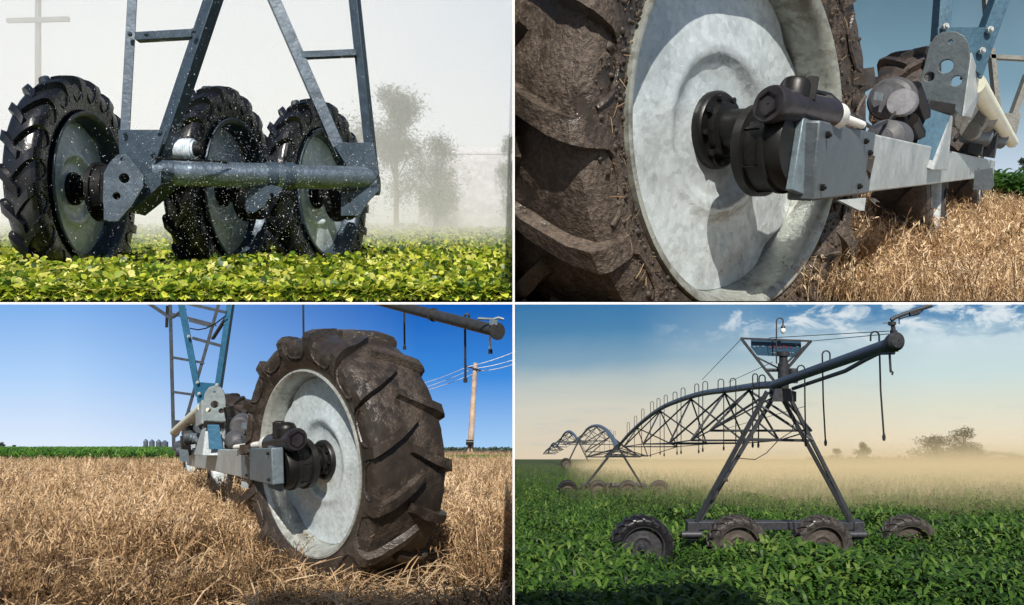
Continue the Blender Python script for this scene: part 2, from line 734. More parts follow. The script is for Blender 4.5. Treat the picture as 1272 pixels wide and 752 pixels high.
# Q2 grey blue
t, u, v = sky_nodes('sky_greyblue', SH1)
c = t.ramp(map01(t, v, -377, -165), [(0, lin(98, 130, 147)), (.5, lin(126, 160, 178)), (1, lin(196, 212, 228))])
n_ = t.noise(.35, 4, .5)
c = t.mix(t.math('MULTIPLY', map01(t, n_, .45, .8), .25), c, lin(185, 205, 220))
sky('sky', SH1 + .02, .004, 9.3, .3, 5.2, sky_emit(t, c))
# Q3 clear blue
YB = 2500.0
t, u, v = sky_nodes('sky_clear', YB)
cl = t.ramp(map01(t, v, 0, 182), [(0, lin(128, 178, 238)), (.5, lin(178, 212, 250)), (1, lin(224, 236, 252))])
cr = t.ramp(map01(t, v, 0, 182), [(0, lin(16, 92, 184)), (.5, lin(62, 140, 222)), (1, lin(168, 208, 246))])
c = t.mix(map01(t, u, -560, -120), cl, cr)
sky('sky', YB, -1960, -.5, -620, 30, sky_emit(t, c))
# Q4 evening sky with cloud
t, u, v = sky_nodes('sky_evening', YB)
mp = t.n('ShaderNodeMapping')
mp.inputs['Scale'].default_value = (1, 1, 2.2)
t.l(t.obj(), mp.inputs['Vector'])
big = t.noise(1 / 420, 5, .55, mp.outputs[0], .4)
fine_ = t.noise(1 / 130, 7, .6, mp.outputs[0], .5)
vv = t.math('ADD', v, t.math('MULTIPLY', t.math('SUBTRACT', big, .5), 26))
vl = t.math('ADD', vv, t.math('MULTIPLY', u, .035))
left = t.ramp(map01(t, vl, 0, 190), [(0, lin(56, 118, 170)), (.2, lin(80, 135, 176)), (.4, lin(132, 166, 188)), (.52, lin(182, 194, 194)), (.7, lin(210, 208, 194)), (1, lin(222, 207, 182))])
right = t.ramp(map01(t, vv, 0, 190), [(0, lin(162, 196, 216)), (.2, lin(196, 216, 224)), (.45, lin(203, 222, 222)), (.65, lin(220, 224, 208)), (.9, lin(240, 228, 204)), (1, lin(238, 222, 194))])
c = t.mix(map01(t, u, 150, 520), left, right)
# blue gaps at top right, broken by cumulus
gap = t.math('MULTIPLY', map01(t, t.math('ADD', v, t.math('MULTIPLY', fine_, 70)), 72, 40), map01(t, u, 240, 330), True)
gap = t.math('MULTIPLY', gap, map01(t, fine_, .62, .5), True)
c = t.mix(gap, c, lin(84, 136, 180))
puff = t.math('MULTIPLY', map01(t, fine_, .50, .62), t.math('MULTIPLY', map01(t, v, 64, 22), map01(t, u, 170, 300)), True)
c = t.mix(t.math('MULTIPLY', puff, .9), c, lin(222, 230, 236))
strk = t.n('ShaderNodeMapping')
strk.inputs['Scale'].default_value = (.25, 1, 2.5)
t.l(t.obj(), strk.inputs['Vector'])
s2 = t.noise(1 / 90, 4, .55, strk.outputs[0], .3)
c = t.mix(t.math('MULTIPLY', t.math('MULTIPLY', map01(t, s2, .58, .72), map01(t, v, 60, 110)), .35, True), c, lin(180, 192, 196))
sky('sky', YB, .5, 1960, -620, 30, sky_emit(t, c))


# ------------------------------------------------------------------ grounds
def sheet(name, fn, xs, ys, mat, label):
    vs, fs = [], []
    nx = len(xs)
    for y in ys:
        for x in xs:
            xx = x * y if abs(x) <= 1.5 else x
            vs.append((xx, y, fn(xx, y)))
    for j in range(len(ys) - 1):
        for i in range(nx - 1):
            a = j * nx + i
            fs.append((a, a + 1, a + nx + 1, a + nx))
    me = bpy.data.meshes.new(name)
    me.from_pydata(vs, [], fs)
    me.shade_smooth()
    me.materials.append(mat)
    o = bpy.data.objects.new(name, me)
    COL.objects.link(o)
    return tag(o, label, kind='structure')


M1, H1 = (CY - 282) / F, 282
CAN1 = lambda y: M1 * (y - 1.17) + .0042 * max(0, y - 5) ** 2                              # soybean canopy top
G1 = lambda x, y: max(.004, M1 * y - .31 + .0042 * max(0, y - 5) ** 2)
G2 = lambda x, y: max(.004, .2978 * y - .158 * x - .699)
M3, C3 = (556 - CY) / F, 6.82
G3 = lambda x, y: -M3 * y - C3
M4, C4 = (568 - CY) / F, 2.533
G4 = lambda x, y: -M4 * y - C4 * 3.0
lg = lambda a, b, n: list(np.geomspace(a, b, n))
sheet('ground', G1, list(np.linspace(-.8, -.0004, 12)), list(np.linspace(1.25, 11.99, 60)), soil('soil_bean', .45, (.08, .11, .02), (.20, .24, .05)), 'bean field ground under the wet wheels')
sheet('ground', G2, list(np.linspace(.0006, .8, 40)), list(np.linspace(1.25, 11.99, 80)), soil('soil_straw', .9, (.05, .034, .02), (.17, .12, .07)), 'dry straw field ground beside the muddy tyre')
sheet('ground', G3, list(np.linspace(-.8, -.0002, 12)), lg(12, 2498, 60), soil('soil_straw_far', 9, (.05, .034, .02), (.17, .12, .07)), 'dry straw field ground reaching the blue horizon')
sheet('ground', G4, list(np.linspace(.0002, .8, 12)), lg(14, 2498, 60), soil('soil_green', 3, (.018, .03, .01), (.04, .075, .02)), 'green crop field ground under the sprinkler line')

# ------------------------------------------------------------------ leaf prototypes
def oval_leaf(base, dirv, nrm, ln, wd):
    d = dirv / np.linalg.norm(dirv)
    n = nrm - d * nrm.dot(d)
    n /= np.linalg.norm(n)
    s = np.cross(d, n)
    q = lambda a, b, c: base + d * a * ln + s * b * wd + n * c * ln
    vs = [q(0, 0, 0), q(.28, -.42, .05), q(.68, -.4, .03), q(1, 0, -.08), q(.68, .4, .03), q(.28, .42, .05), q(.5, 0, -.05)]
    return vs, [(0, 6, 2, 1), (0, 5, 4, 6), (6, 4, 3, 2)]


def join(parts):
    vs, fs = [], []
    for a, b in parts:
        o = len(vs)
        vs += list(a)
        fs += [tuple(i + o for i in f) for f in b]
    return np.array(vs), np.array(fs)


def bean_proto(r):
    parts = []
    for k in range(3):
        a = 2 * math.pi * k / 3 + r.uniform(-.4, .4)
        dv = np.array([math.cos(a), math.sin(a), r.uniform(-.5, .6)])
        nv = np.array([r.uniform(-.5, .5), r.uniform(-.5, .5), 1.0])
        parts.append(oval_leaf(dv * .12, dv, nv, r.uniform(.8, 1.1), r.uniform(.75, .95)))
    return join(parts)


def arch_leaf(a, ln, wd, up, droop, n=5, z0=0.0):
    """long arching blade"""
    vs, fs = [], []
    x = z = 0.0
    ang = up
    ca, sa = math.cos(a), math.sin(a)
    for i in range(n + 1):
        t = i / n
        w = wd * (math.sin(math.pi * min(1, .12 + .88 * t)) ** .7) * .5 + .002
        if i == n:
            w = wd * .03
        for s in (-1, 1):
            vs.append(np.array([ca * x - sa * w * s, sa * x + ca * w * s, z0 + z + abs(w) * .35]))
        x += math.cos(ang) * ln / n
        z += math.sin(ang) * ln / n
        ang -= droop / n * (1 + t)
    for i in range(n):
        fs.append((2 * i, 2 * i + 1, 2 * i + 3, 2 * i + 2))
    return vs, fs


def corn_proto(r, nl=7):
    parts = [arch_leaf(0, .75, .035, 1.57, 0, 2)]
    a = r.uniform(0, 6.28)
    for k in range(nl):
        a += math.pi + r.uniform(-.7, .7)
        parts.append(arch_leaf(a, r.uniform(.5, .75), r.uniform(.075, .11), r.uniform(.75, 1.25), r.uniform(.9, 2.0), 4, .15 + .6 * k / nl))
    return join(parts)


def crop_proto(r, nl=11):
    parts = [arch_leaf(0, .8, .03, 1.57, 0, 2)]
    a = r.uniform(0, 6.28)
    for k in range(nl):
        a += 2.4 + r.uniform(-.6, .6)
        parts.append(arch_leaf(a, r.uniform(.22, .36), r.uniform(.05, .08), r.uniform(.5, 1.2), r.uniform(.8, 1.9), 4, .2 + .75 * k / nl))
    return join(parts)


def straw_proto(r, tuft=1, wide=1.0):
    parts = []
    for q in range(tuft):
        a = r.uniform(0, 6.28)
        ox, oy = (r.uniform(-.12, .12), r.uniform(-.12, .12)) if tuft > 1 else (0, 0)
        up, dr = r.uniform(1.25, 1.55), r.uniform(.2, .9)
        h = r.uniform(.75, 1.1)
        st = arch_leaf(a, h, .011 * wide, up, dr, 4)
        st = ([v + np.array([ox, oy, 0]) for v in st[0]], st[1])
        parts.append(st)
        # head of small husks along the upper third
        c = [(st[0][2 * i] + st[0][2 * i + 1]) / 2 for i in range(5)]
        for k in range(10):
            t = 2.3 + 1.7 * k / 9.5
            i = min(3, int(t))
            b = c[i] + (c[i + 1] - c[i]) * (t - i)
            aa = r.uniform(0, 6.28)
            dv = np.array([math.cos(aa) * .7, math.sin(aa) * .7, r.uniform(-1.2, .9)])
            dv /= np.linalg.norm(dv)
            s = np.cross(dv, np.array([.3, .2, 1.0]))
            s /= np.linalg.norm(s)
            l, w = r.uniform(.08, .17), .0062 * (1 + wide * .5)
            parts.append(([b, b + dv * l * .5 + s * w, b + dv * l, b + dv * l * .5 - s * w], [(0, 1, 2, 3)]))
        for _ in range(r.choice((1, 1, 2))):
            lf = arch_leaf(r.uniform(0, 6.28), r.uniform(.25, .45), .02 * wide, r.uniform(.3, 1.2), r.uniform(1, 2.4), 3, r.uniform(.15, .5))
            parts.append(([v + np.array([ox, oy, 0]) for v in lf[0]], lf[1]))
    return join(parts)


PR = random.Random(5)
BEAN = [bean_proto(PR) for _ in range(8)]
CORN = [corn_proto(PR) for _ in range(8)]
CROP = [crop_proto(PR) for _ in range(8)]
STRAW = [straw_proto(PR) for _ in range(10)]
STRAWF = [straw_proto(PR, 2, 2.2) for _ in range(8)]


def n_from(alpha):
    a = math.radians(alpha)
    return V((math.sin(a), -math.cos(a), 0))


def tree(base, h, w, mat_leaf, mat_bark, label, group=None, n=700, lobes=7, seed=1, low=.15, leaf=.06, soft=False):
    r = random.Random(seed)
    root = empty('tree', base)
    tag(root, label, 'tree', group)
    m = MB()
    top = base + V((0, 0, h * .6))
    m.tube([base, base + V((w * .01, 0, h * .25)), top], [w * .05, w * .04, w * .015], 7)
    cs = []
    for k in range(lobes):
        a = r.uniform(0, 6.28)
        q = r.uniform(.05, .36) * w
        z = r.uniform(low + .12, .88)
        if k == 0:
            q, z = 0, .82
        s = r.uniform(.16, .26) * (1 - .35 * abs(z - .5))
        c = base + V((math.cos(a) * q, math.sin(a) * q, h * z))
        cs.append((c, s * w, min(s * w, .2 * h)))
        m.tube([base + V((0, 0, h * min(.5, z * .6))), c], [w * .018, w * .006], 5)
    m.build('trunk', mat_bark, root)
    pos = []
    for i in range(n):
        c, s, sz = r.choice(cs)
        v = V((r.gauss(0, 1), r.gauss(0, 1), r.gauss(0, 1)))
        v = v * .62 if soft else v.normalized() * (r.random() ** .45)
        pos.append((c.x + v.x * s, c.y + v.y * s, c.z + v.z * sz))
    pos = np.array(pos)
    N = len(pos)
    scatter('crown', mat_leaf, BEAN, pos, rots(N, .9), RNG.uniform(.5, 1.1, N) * leaf * h, RNG.random(N), root)
    return root


# =================================================================== Q1: wet drive unit in the bean field
k1 = .65
R1 = .4755
g_wet = galv('galvanised_wet_backlit', k1, (.040, .064, .092), .6, .3, .44)  # wet steel; backlit darkness is also put into this base colour
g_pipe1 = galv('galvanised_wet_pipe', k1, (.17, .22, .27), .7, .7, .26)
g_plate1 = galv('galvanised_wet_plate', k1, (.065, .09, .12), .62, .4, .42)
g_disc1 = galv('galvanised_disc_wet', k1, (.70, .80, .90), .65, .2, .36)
rub1 = rubber('rubber_wet', k1, .05, base=(.006, .0075, .011), rough=.36, mudc=(.014, .013, .014))
black1 = plain('black_cast_iron', k1, (.005, .0055, .0065), .55, spec=.2)
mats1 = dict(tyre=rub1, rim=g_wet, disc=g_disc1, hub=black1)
unit1 = empty('irrigation_drive_unit', P(290, 370, 3.2))
tag(unit1, 'wet galvanised irrigation drive unit with three black tyres among bright bean plants', 'irrigation machine')
W1 = [((97, 235, 3.17), 95), ((281, 238, 3.397), 85.5), ((397, 242, 3.722), 77)]
UP = V((0, 0, 1))
for i, ((px, py, Y), al) in enumerate(W1):
    n = n_from(al)
    C = P(px, py, Y)
    make_wheel(unit1, C, n, UP, R1, mats1, 21, 120, 1, .18, phase=i * .13, wf=.64, da=-.03, wr=.82, lug=.75, lw=1.15)
    gearbox(unit1, C - UP * .012, n, UP, R1, .16, .42 if i else .36, .27, black1)
# pipe and clamps
pa, pb = P(188, 215, 2.76), P(464, 222, 3.2)
pd = unit(pb - pa)
pr = L(16.5, 2.76)
m = MB()
m.cyl(pa, pb, pr, 28)
pipe1 = m.build('base_pipe', g_pipe1, unit1)
for t in (.06, .5, .58):
    m = MB()
    c = pa.lerp(pb, t)
    m.lathe([(-.02, pr * .98), (-.02, pr * 1.13), (.02, pr * 1.13), (.02, pr * .98)], c, pd, UP, pd.cross(UP), 28, closed=True)
    m.build('pipe_band', g_wet, pipe1)
m = MB()
m.tube([P(192, 197, 2.68), P(230, 199, 2.72), P(262, 200, 2.78), P(285, 203, 2.84)], .004, 6)
m.build('cable', black1, pipe1)
# tower legs (L-profile), rungs and gussets
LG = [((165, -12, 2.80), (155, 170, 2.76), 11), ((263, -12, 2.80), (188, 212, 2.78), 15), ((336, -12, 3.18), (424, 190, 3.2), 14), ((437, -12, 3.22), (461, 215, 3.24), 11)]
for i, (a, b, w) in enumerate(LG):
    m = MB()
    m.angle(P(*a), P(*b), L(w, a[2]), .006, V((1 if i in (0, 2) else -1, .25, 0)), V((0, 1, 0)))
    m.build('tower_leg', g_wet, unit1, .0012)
for a, b, w in [((168, 45, 2.79), (238, 41, 2.79), 10), ((374, 68, 3.19), (442, 65, 3.2), 8)]:
    m = MB()
    m.angle(P(*a), P(*b), L(w, a[2]), .005, UP, V((0, 1, 0)))
    m.build('cross_brace', g_wet, unit1, .001)
Np = V((-.1, -1, 0))
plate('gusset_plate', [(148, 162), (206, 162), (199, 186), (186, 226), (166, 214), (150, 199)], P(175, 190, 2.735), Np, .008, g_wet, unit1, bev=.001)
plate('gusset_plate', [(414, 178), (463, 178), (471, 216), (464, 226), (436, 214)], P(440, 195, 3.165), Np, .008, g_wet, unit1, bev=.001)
bolts([P(155, 166, 2.725), P(199, 165, 2.725), P(190, 191, 2.725), P(162, 43, 2.765), P(241, 39, 2.765), P(182, 43, 2.765)], V((0, -1, 0)), .009, g_wet, unit1)
pm = plate('mounting_plate', [(135, 275), (129, 252), (130, 216), (137, 203), (147, 193), (157, 193), (168, 205), (179, 219), (178, 233), (164, 256), (147, 275)], P(155, 230, 2.66), V((.15, -1, 0)), .012, g_plate1, unit1, [(155, 222, 6.5), (145.5, 244, 5), (153, 199, 3)], bev=.001)
m = MB()
m.bar(P(133, 217, 2.655), P(133, 274, 2.655), .014, .02)
m.build('edge_strip', g_plate1, pm, .001)
m = MB()
m.box(P(156, 236, 2.82), V((.03, 0, 0)), V((0, .13, 0)), V((0, 0, .07)))
m.build('mounting_block', black1, unit1, .008)
m = MB()
vs = [P(*p) for p in [(178, 218, 2.72), (200, 212, 2.72), (200, 230, 2.72), (178, 250, 2.72), (160, 264, 2.72)]]
nb = [v + V((0, .12, 0)) for v in vs]
m.add(vs + nb, [(0, 1, 2, 3, 4), (9, 8, 7, 6, 5)] + [(i, (i + 1) % 5, 5 + (i + 1) % 5, 5 + i) for i in range(5)])
m.build('corner_bracket', g_wet, unit1, .003)
# middle bracket under the pipe and end bracket
plate('hanging_bracket', [(305, 230), (338, 230), (352, 234), (346, 243), (333, 248), (330, 256), (316, 264), (306, 262)], P(328, 245, 2.95), Np, .01, g_wet, unit1, [(338, 243, 3)])
plate('end_bracket', [(424, 232), (466, 222), (472, 236), (458, 250), (447, 268), (424, 268)], P(445, 245, 3.17), Np, .01, g_wet, unit1, [(434, 249, 3.5)])
m = MB()
m.cyl(P(463, 230, 3.2), P(471, 230, 3.2), L(13, 3.2), 24)
m.build('pipe_flange', g_wet, unit1, .003)
# finned motor behind the gusset
m = MB()
ma, mb_ = P(207, 186, 2.86), P(243, 186, 2.86)
m.cyl(ma, mb_, L(11, 2.86), 24)
for k in range(9):
    c = ma.lerp(mb_, .3 + .6 * k / 8)
    m.cyl(c - V((.004, 0, 0)), c + V((.004, 0, 0)), L(13.5, 2.86), 24)
mo = m.build('motor', g_disc1, unit1)
m = MB()
m.cyl(mb_, P(251, 186, 2.86), L(9, 2.86), 20, L(6, 2.86))
m.build('motor_cap', black1, mo)
# bean plants
leaf1 = leafy('bean_leaf', [(.025, .06, .010), (.10, .19, .02), (.32, .42, .03), (.62, .64, .07), (.72, .70, .24)], .4, .38)  # lighter stops put the glow of backlit leaves into the colour
N = 60000
Y = 1.25 + (11.7 - 1.25) * RNG.random(N) ** 2.0
X = -RNG.uniform(.008, .78 * Y)
top = np.array([CAN1(y) - .022 + (.04 * noise.noise(V((x * 7, y * 7, 3))) + .02 * noise.noise(V((x * 19, y * 19, 5)))) * min(1, (y - 1.15) * 1.2) for x, y in zip(X, Y)])
dep = np.minimum(.12, np.maximum(.012, top * .85))
Z = top - RNG.random(N) ** 1.5 * dep
S = (.015 + .012 * np.clip((Y - 1.2) / 2, 0, 1) + .012 * np.clip((Y - 3.5) / 5, 0, 1)) * RNG.uniform(.7, 1.25, N)
Z = np.maximum(S * 1.0 + .003, Z)
tag(scatter('bean_plants', leaf1, BEAN, np.stack([X, Y, Z], 1), rots(N, .8), S, RNG.random(N), xmax=-.003), 'yellow green bean leaves covering the field under the wet machine', 'bean plants', kind='stuff')
# drops of spray in the air
m = MB()
dr = random.Random(3)
for i in range(4200):
    c = P(dr.gauss(310, 140), dr.uniform(-5, 318) if dr.random() < .45 else dr.gauss(225, 60), dr.uniform(1.9, 2.75))
    if c.x > -.02 or c.z < CAN1(c.y) + .01:
        continue
    s = (dr.uniform(.16, .40) if dr.random() < .95 else dr.uniform(.45, .75)) * c.y / F
    o = [V((s, 0, 0)), V((-s, 0, 0)), V((0, s, 0)), V((0, -s, 0)), V((0, 0, s * 1.3)), V((0, 0, -s * 1.3))]
    m.add([c + q for q in o], [(0, 2, 4), (2, 1, 4), (1, 3, 4), (3, 0, 4), (2, 0, 5), (1, 2, 5), (3, 1, 5), (0, 3, 5)])
tag(m.build('water_drops', plain('water_drop', 1, (.8, .83, .86), .15, var=.02)), 'fine white water drops flying round the wet machine', 'water drops', kind='stuff')
# far pole, trees and shed in the spray
wood1 = plain('weathered_pole', 1, (.10, .105, .115), .8)
pole = empty('utility_pole', P(47, 282, 11.4))
tag(pole, 'hazy wooden utility pole with one crossarm behind the wet wheels', 'utility pole')
m = MB()
m.tube([P(47, 285, 11.4), P(47.5, -30, 11.4)], [.05, .042], 12)
m.build('pole_shaft', wood1, pole)
m = MB()
m.bar(P(9, 26, 11.35), P(86, 24, 11.35), .06, .07, V((0, 1, 0)))
m.build('crossarm', wood1, pole, .006)
lf_far = leafy('hazy_tree_leaf', [(.05, .07, .05), (.09, .12, .08)], .2, .7)
bark = plain('bark', 1, (.08, .06, .045), .9)
tree(P(492, 283, 10.6), 2.2, .85, lf_far, bark, 'tall hazy tree rising behind the right tower leg in the spray', None, 9000, 15, 4, -.05, .011, True)
tree(P(440, 283, 10.9), 1.75, 1.15, lf_far, bark, 'broad hazy tree seen between the tower legs and the tall tree', None, 8000, 13, 9, -.05, .012, True)
tree(P(634, 283, 10.7), 1.55, .5, lf_far, bark, 'narrow hazy tree cut by the right border of the spray field', None, 5000, 11, 12, -.05, .012, True)
tree(P(542, 283, 10.4), 1.45, .8, lf_far, bark, 'low hazy tree in front of the left end of the farm shed', None, 7000, 12, 15, -.05, .012, True)
shed = empty('farm_shed', P(575, 283, 11))
tag(shed, 'long low hazy farm shed with pale roof in the spray', 'farm shed')
y0, y1 = 10.75, 11.5
a, b = P(520, 283, y0), P(632, 283, y0)
m = MB()
hh = L(92, y0)
m.box((a + b) / 2 + V((0, .35, hh / 2)), V(((b.x - a.x) / 2, 0, 0)), V((0, .35, 0)), V((0, 0, hh / 2)))
m.build('wall', plain('shed_wall', 1, (.55, .55, .62), .8), shed)
m = MB()
za = a.z + hh
m.add([V((a.x - .02, y0 - .01, za - .01)), V((b.x + .03, y0 - .01, za - .01)), V((b.x + .03, y0 + .35, za + .14)), V((a.x - .08, y0 + .35, za + .14)), V((b.x + .03, y0 + .78, za - .01)), V((a.x - .08, y0 + .78, za - .01)),
       V((a.x - .02, y0 - .01, za + .02)), V((b.x + .03, y0 - .01, za + .02)), V((b.x + .03, y0 + .35, za + .17)), V((a.x - .08, y0 + .35, za + .17)), V((b.x + .03, y0 + .78, za + .02)), V((a.x - .08, y0 + .78, za + .02))],
      [(0, 1, 2, 3), (3, 2, 4, 5), (6, 7, 8, 9), (9, 8, 10, 11), (0, 1, 7, 6), (5, 4, 10, 11), (0, 3, 9, 6), (3, 5, 11, 9), (1, 2, 8, 7), (2, 4, 10, 8)])
m.build('roof', plain('shed_roof', 1, (.5, .5, .54), .7), shed)


# spray mist, a real volume over the field
def volume(name, vs, color, dens_fn, aniso, label):
    t = NT(name)
    pv = t.n('ShaderNodeVolumePrincipled')
    pv.inputs['Color'].default_value = (*color, 1)
    pv.inputs['Anisotropy'].default_value = aniso
    sep = t.n('ShaderNodeSeparateXYZ')
    t.l(t.obj(), sep.inputs[0])
    t.l(dens_fn(t, sep.outputs[0], sep.outputs[1], sep.outputs[2]), pv.inputs['Density'])
    t.l(pv.outputs[0], t.out.inputs['Volume'])
    m = MB()
    m.add(vs, [(0, 1, 2, 3), (4, 5, 6, 7), (0, 1, 5, 4), (1, 2, 6, 5), (2, 3, 7, 6), (3, 0, 4, 7)])
    o = m.build(name, t.m, smooth=False)
    return tag(o, label, name.replace('_', ' '), kind='stuff')


def d1(t, x, y, z):
    far = t.math('MAXIMUM', t.math('SUBTRACT', y, 5.0), 0)
    h = t.math('SUBTRACT', z, t.math('ADD', t.math('MULTIPLY', t.math('SUBTRACT', y, 1.17), M1), t.math('MULTIPLY', t.math('MULTIPLY', far, far), .0042)))
    e = t.math('POWER', 2.718, t.math('MULTIPLY', t.math('MAXIMUM', h, 0), -1 / .30))
    nz = t.noise(1.1, 3, .5)
    nz = map01(t, nz, .25, .75)
    return t.math('MULTIPLY', t.math('ADD', t.math('MULTIPLY', t.math('MULTIPLY', e, .40), map01(t, y, 5.2, 10.5)), .10), t.math('ADD', t.math('MULTIPLY', nz, .9), .45))


ys = (4.35, 11.9)
vs = []
for z in (0, 1):
    for x, y in ((-.82, 0), (-.003, 0), (-.003, 1), (-.82, 1)):
        yy = ys[y]
        vs.append(V((x * (yy if x < -.1 else 1), yy, (CAN1(yy) - .2) if z == 0 else .46 * yy)))
volume('spray_mist', vs, (.97, .97, .96), d1, -.1, 'pale spray mist hanging over the bean field')

# =================================================================== Q2: muddy tyre close up
k2 = .9
R2 = .65
th2 = math.radians(9)
E1, E2, E3 = V((math.cos(th2), 0, -math.sin(th2))), V((0, 1, 0)), V((math.sin(th2), 0, math.cos(th2)))
g2 = galv('galvanised_bright', k2, (.40, .43, .43), .66, .25, .42, .12)
g2d = galv('galvanised_disc', k2, (.62, .69, .71), .66, .34, .32, .12)
g2rim = galv('galvanised_rim', k2, (.40, .42, .38), .6, .4, .36, .6)
g2shade = galv('galvanised_shade', k2, (.11, .132, .15), .7, .3, .46, .1)  # shade on the beam's end box put into a darker steel colour
mud2 = rubber('rubber_muddy', k2, .95, (.027, .021, .017), (.095, .070, .052), .42)
black2 = plain('black_gear_housing', k2, (.009, .0085, .008), .42, 0, .6, 9, .12, .35)
blue2 = galv('galvanised_sky_tint', k2, (.03, .085, .13), .7, .2, .5)  # sky reflection on the galvanised legs put into the base colour
grey2 = plain('grey_motor_paint', k2, (.07, .07, .075), .5, .1)
cream2 = plain('cream_pipe', k2, (.62, .62, .50), .5, 0, .12)
white2 = plain('white_plastic', k2, (.78, .77, .72), .45, 0, .06)
steel2 = galv('galvanised_frame', k2, (.20, .20, .18), .6, .3, .5)
unit2 = empty('irrigation_drive_unit', P(1080, 330, 3.2))
tag(unit2, 'galvanised irrigation drive unit with a huge mud caked tyre in the foreground', 'irrigation machine')
C2 = P(860, 165, 1.9)
n2 = E1 * .649 - E2 * .760
cut = [(V((.0025, 0, 0)), V((1, 0, 0))), (V((0, 0, .0045)), V((0, 0, 1)))]
make_wheel(unit2, C2, n2, E3, R2, dict(tyre=mud2, rim=g2rim, disc=g2d, hub=black2), 15, 240, -1, .45, cut=cut, phase=.08, wf=1.4, da=.12, wr=1.5, lug=.75)
B2 = V(((1290 - CX) / F, 1, (CY - 212) / F))
B2 = unit(B2)
S2 = unit(B2.cross(E3))
U2 = S2.cross(B2)
gearbox(unit2, C2 - E3 * .06, n2, E3, R2, .29, .475, .168, black2)
N0 = P(998, 200, 1.655)
m = MB()
m.bar(N0 + B2 * .64, N0 + B2 * 8.3, .055, .174, S2)
beam2 = m.build('base_beam', g2, unit2, .006)
m = MB()
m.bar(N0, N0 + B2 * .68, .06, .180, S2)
cap2 = m.build('beam_end_box', g2shade, unit2, .006)
mp_ = N0 - U2 * .002
m = MB()
c = C2 + n2 * (.487 * R2) - E3 * .065
m.box(c, n2 * .009, unit(E3.cross(n2)) * .032, E3 * .1)
m.build('mounting_plate', galv('galvanised_blue_grey', k2, (.20, .26, .30), .7, .3, .45), unit2, .003)
bolts([N0 + B2 * q - S2 * .0 + (-S2 if S2.y > 0 else S2) * .03 + U2 * z for q, z in ((.06, .06), (.52, .06), (.06, -.06), (.5, -.065), (.6, .03))], (-S2 if S2.y > 0 else S2), .008, black2, unit2)
plate('lower_fin', [(1040, 249), (1074, 246), (1072, 262), (1066, 262)], P(1060, 250, 1.9), V((.3, -1, 0)), .01, g2, unit2)
# motor on the gearbox
m = MB()
a, b = P(954, 129, 1.60), P(1030, 142, 1.735)
md = unit(b - a)
m.lathe([(0, .002), (0, .040), (.006, .043), (.03, .043), (.032, .039), ((b - a).length, .037), ((b - a).length, .002)], a, md, E3, md.cross(E3), 28)
mo = m.build('gear_motor', plain('dark_motor_paint', k2, (.03, .027, .032), .35, .2), unit2)
m = MB()
for k in range(6):
    q = [a - md * .003 + (E3 * math.cos(x) + md.cross(E3) * math.sin(x)) * .028 for x in (k * math.pi / 3, (k + 1) * math.pi / 3)]
    m.bar(q[0], q[1], .003, .004, md)
m.build('hexagon_ridge', black2, mo)
m = MB()
m.lathe([(0, .034), (.03, .034), (.042, .028), (.048, .012), (.048, .001)], P(986, 122, 1.655), E3, E1, E2, 24)
m.box(P(1003, 112, 1.655), E1 * .016, E2 * .02, E3 * .028)
m.build('motor_dome', black2, mo, .003)
m = MB()
m.lathe([(0, .034), (.055, .034), (.07, .024), (.075, .014), (.30, .011)], b, unit(P(1115, 170, 2.3) - b), E3, unit(P(1115, 170, 2.3) - b).cross(E3), 24)
m.build('drive_shaft', white2, unit2)
# stand, arch plate and pipe
NB = -B2
for pts in ([(1005, 112, 1.66), (1030, 118, 1.75), (1062, 146, 1.95), (1084, 160, 2.2), (1104, 150, 2.9), (1112, 140, 3.1)],
            [(1122, 112, 3.15), (1132, 104, 3.3), (1142, 116, 3.4), (1146, 134, 3.45)]):
    m = MB()
    m.tube([P(*q) for q in pts], .006, 6)
    m.build('cable', black2, unit2)
pl = plate('arch_plate', [(1138, 128), (1151, 76), (1156, 56), (1163, 46), (1172, 41), (1188, 41), (1197, 46), (1203, 56), (1204, 72), (1194, 144), (1188, 138), (1183, 130), (1148, 126)], P(1172, 90, 3.6), NB, .03, galv('galvanised_plate_shaded', k2, (.11, .135, .15), .75, .3, .5), unit2, [(1175.5, 83, 9), (1155, 96, 6.5), (1188.5, 101, 7), (1181, 52.5, 3)], bev=.003)  # plate's shade, turned from the sun, put into its darker base
m = MB()
vs = [P(1203, 66, 3.63), P(1217, 108, 3.95), P(1203, 146, 3.95), P(1193, 144, 3.63)]
m.add(vs + [v + S2 * .015 for v in vs], [(0, 1, 2, 3), (7, 6, 5, 4), (0, 1, 5, 4), (1, 2, 6, 5), (2, 3, 7, 6), (3, 0, 4, 7)])
m.build('side_flange', g2, pl)
m = MB()
fr = [P(1152, 134, 3.5), P(1181, 143, 3.5), P(1160, 212, 3.28), P(1128, 200, 3.28)]
bk = [v + B2 * q for v, q in zip(fr, (.12, .12, .62, .62))]
m.add(fr + bk, [(0, 1, 2, 3), (7, 6, 5, 4), (0, 1, 5, 4), (1, 2, 6, 5), (2, 3, 7, 6), (3, 0, 4, 7)])
m.build('stand', g2, unit2, .006)
plate('stand_face', [(1154, 137), (1179, 145), (1157, 200), (1133, 193)], P(1155, 170, 3.34), V((0, -1, .18)), .012, blue2, unit2, bev=.002)
m = MB()
m.bar(P(1150, 131, 3.46), P(1184, 137, 3.46), .05, .035, UP)
m.build('pivot_bar', black2, unit2, .004)
m = MB()
m.cyl(P(1210, 104, 3.85), P(1257, 177, 7.3), .054, 24)
m.build('base_pipe', cream2, unit2)
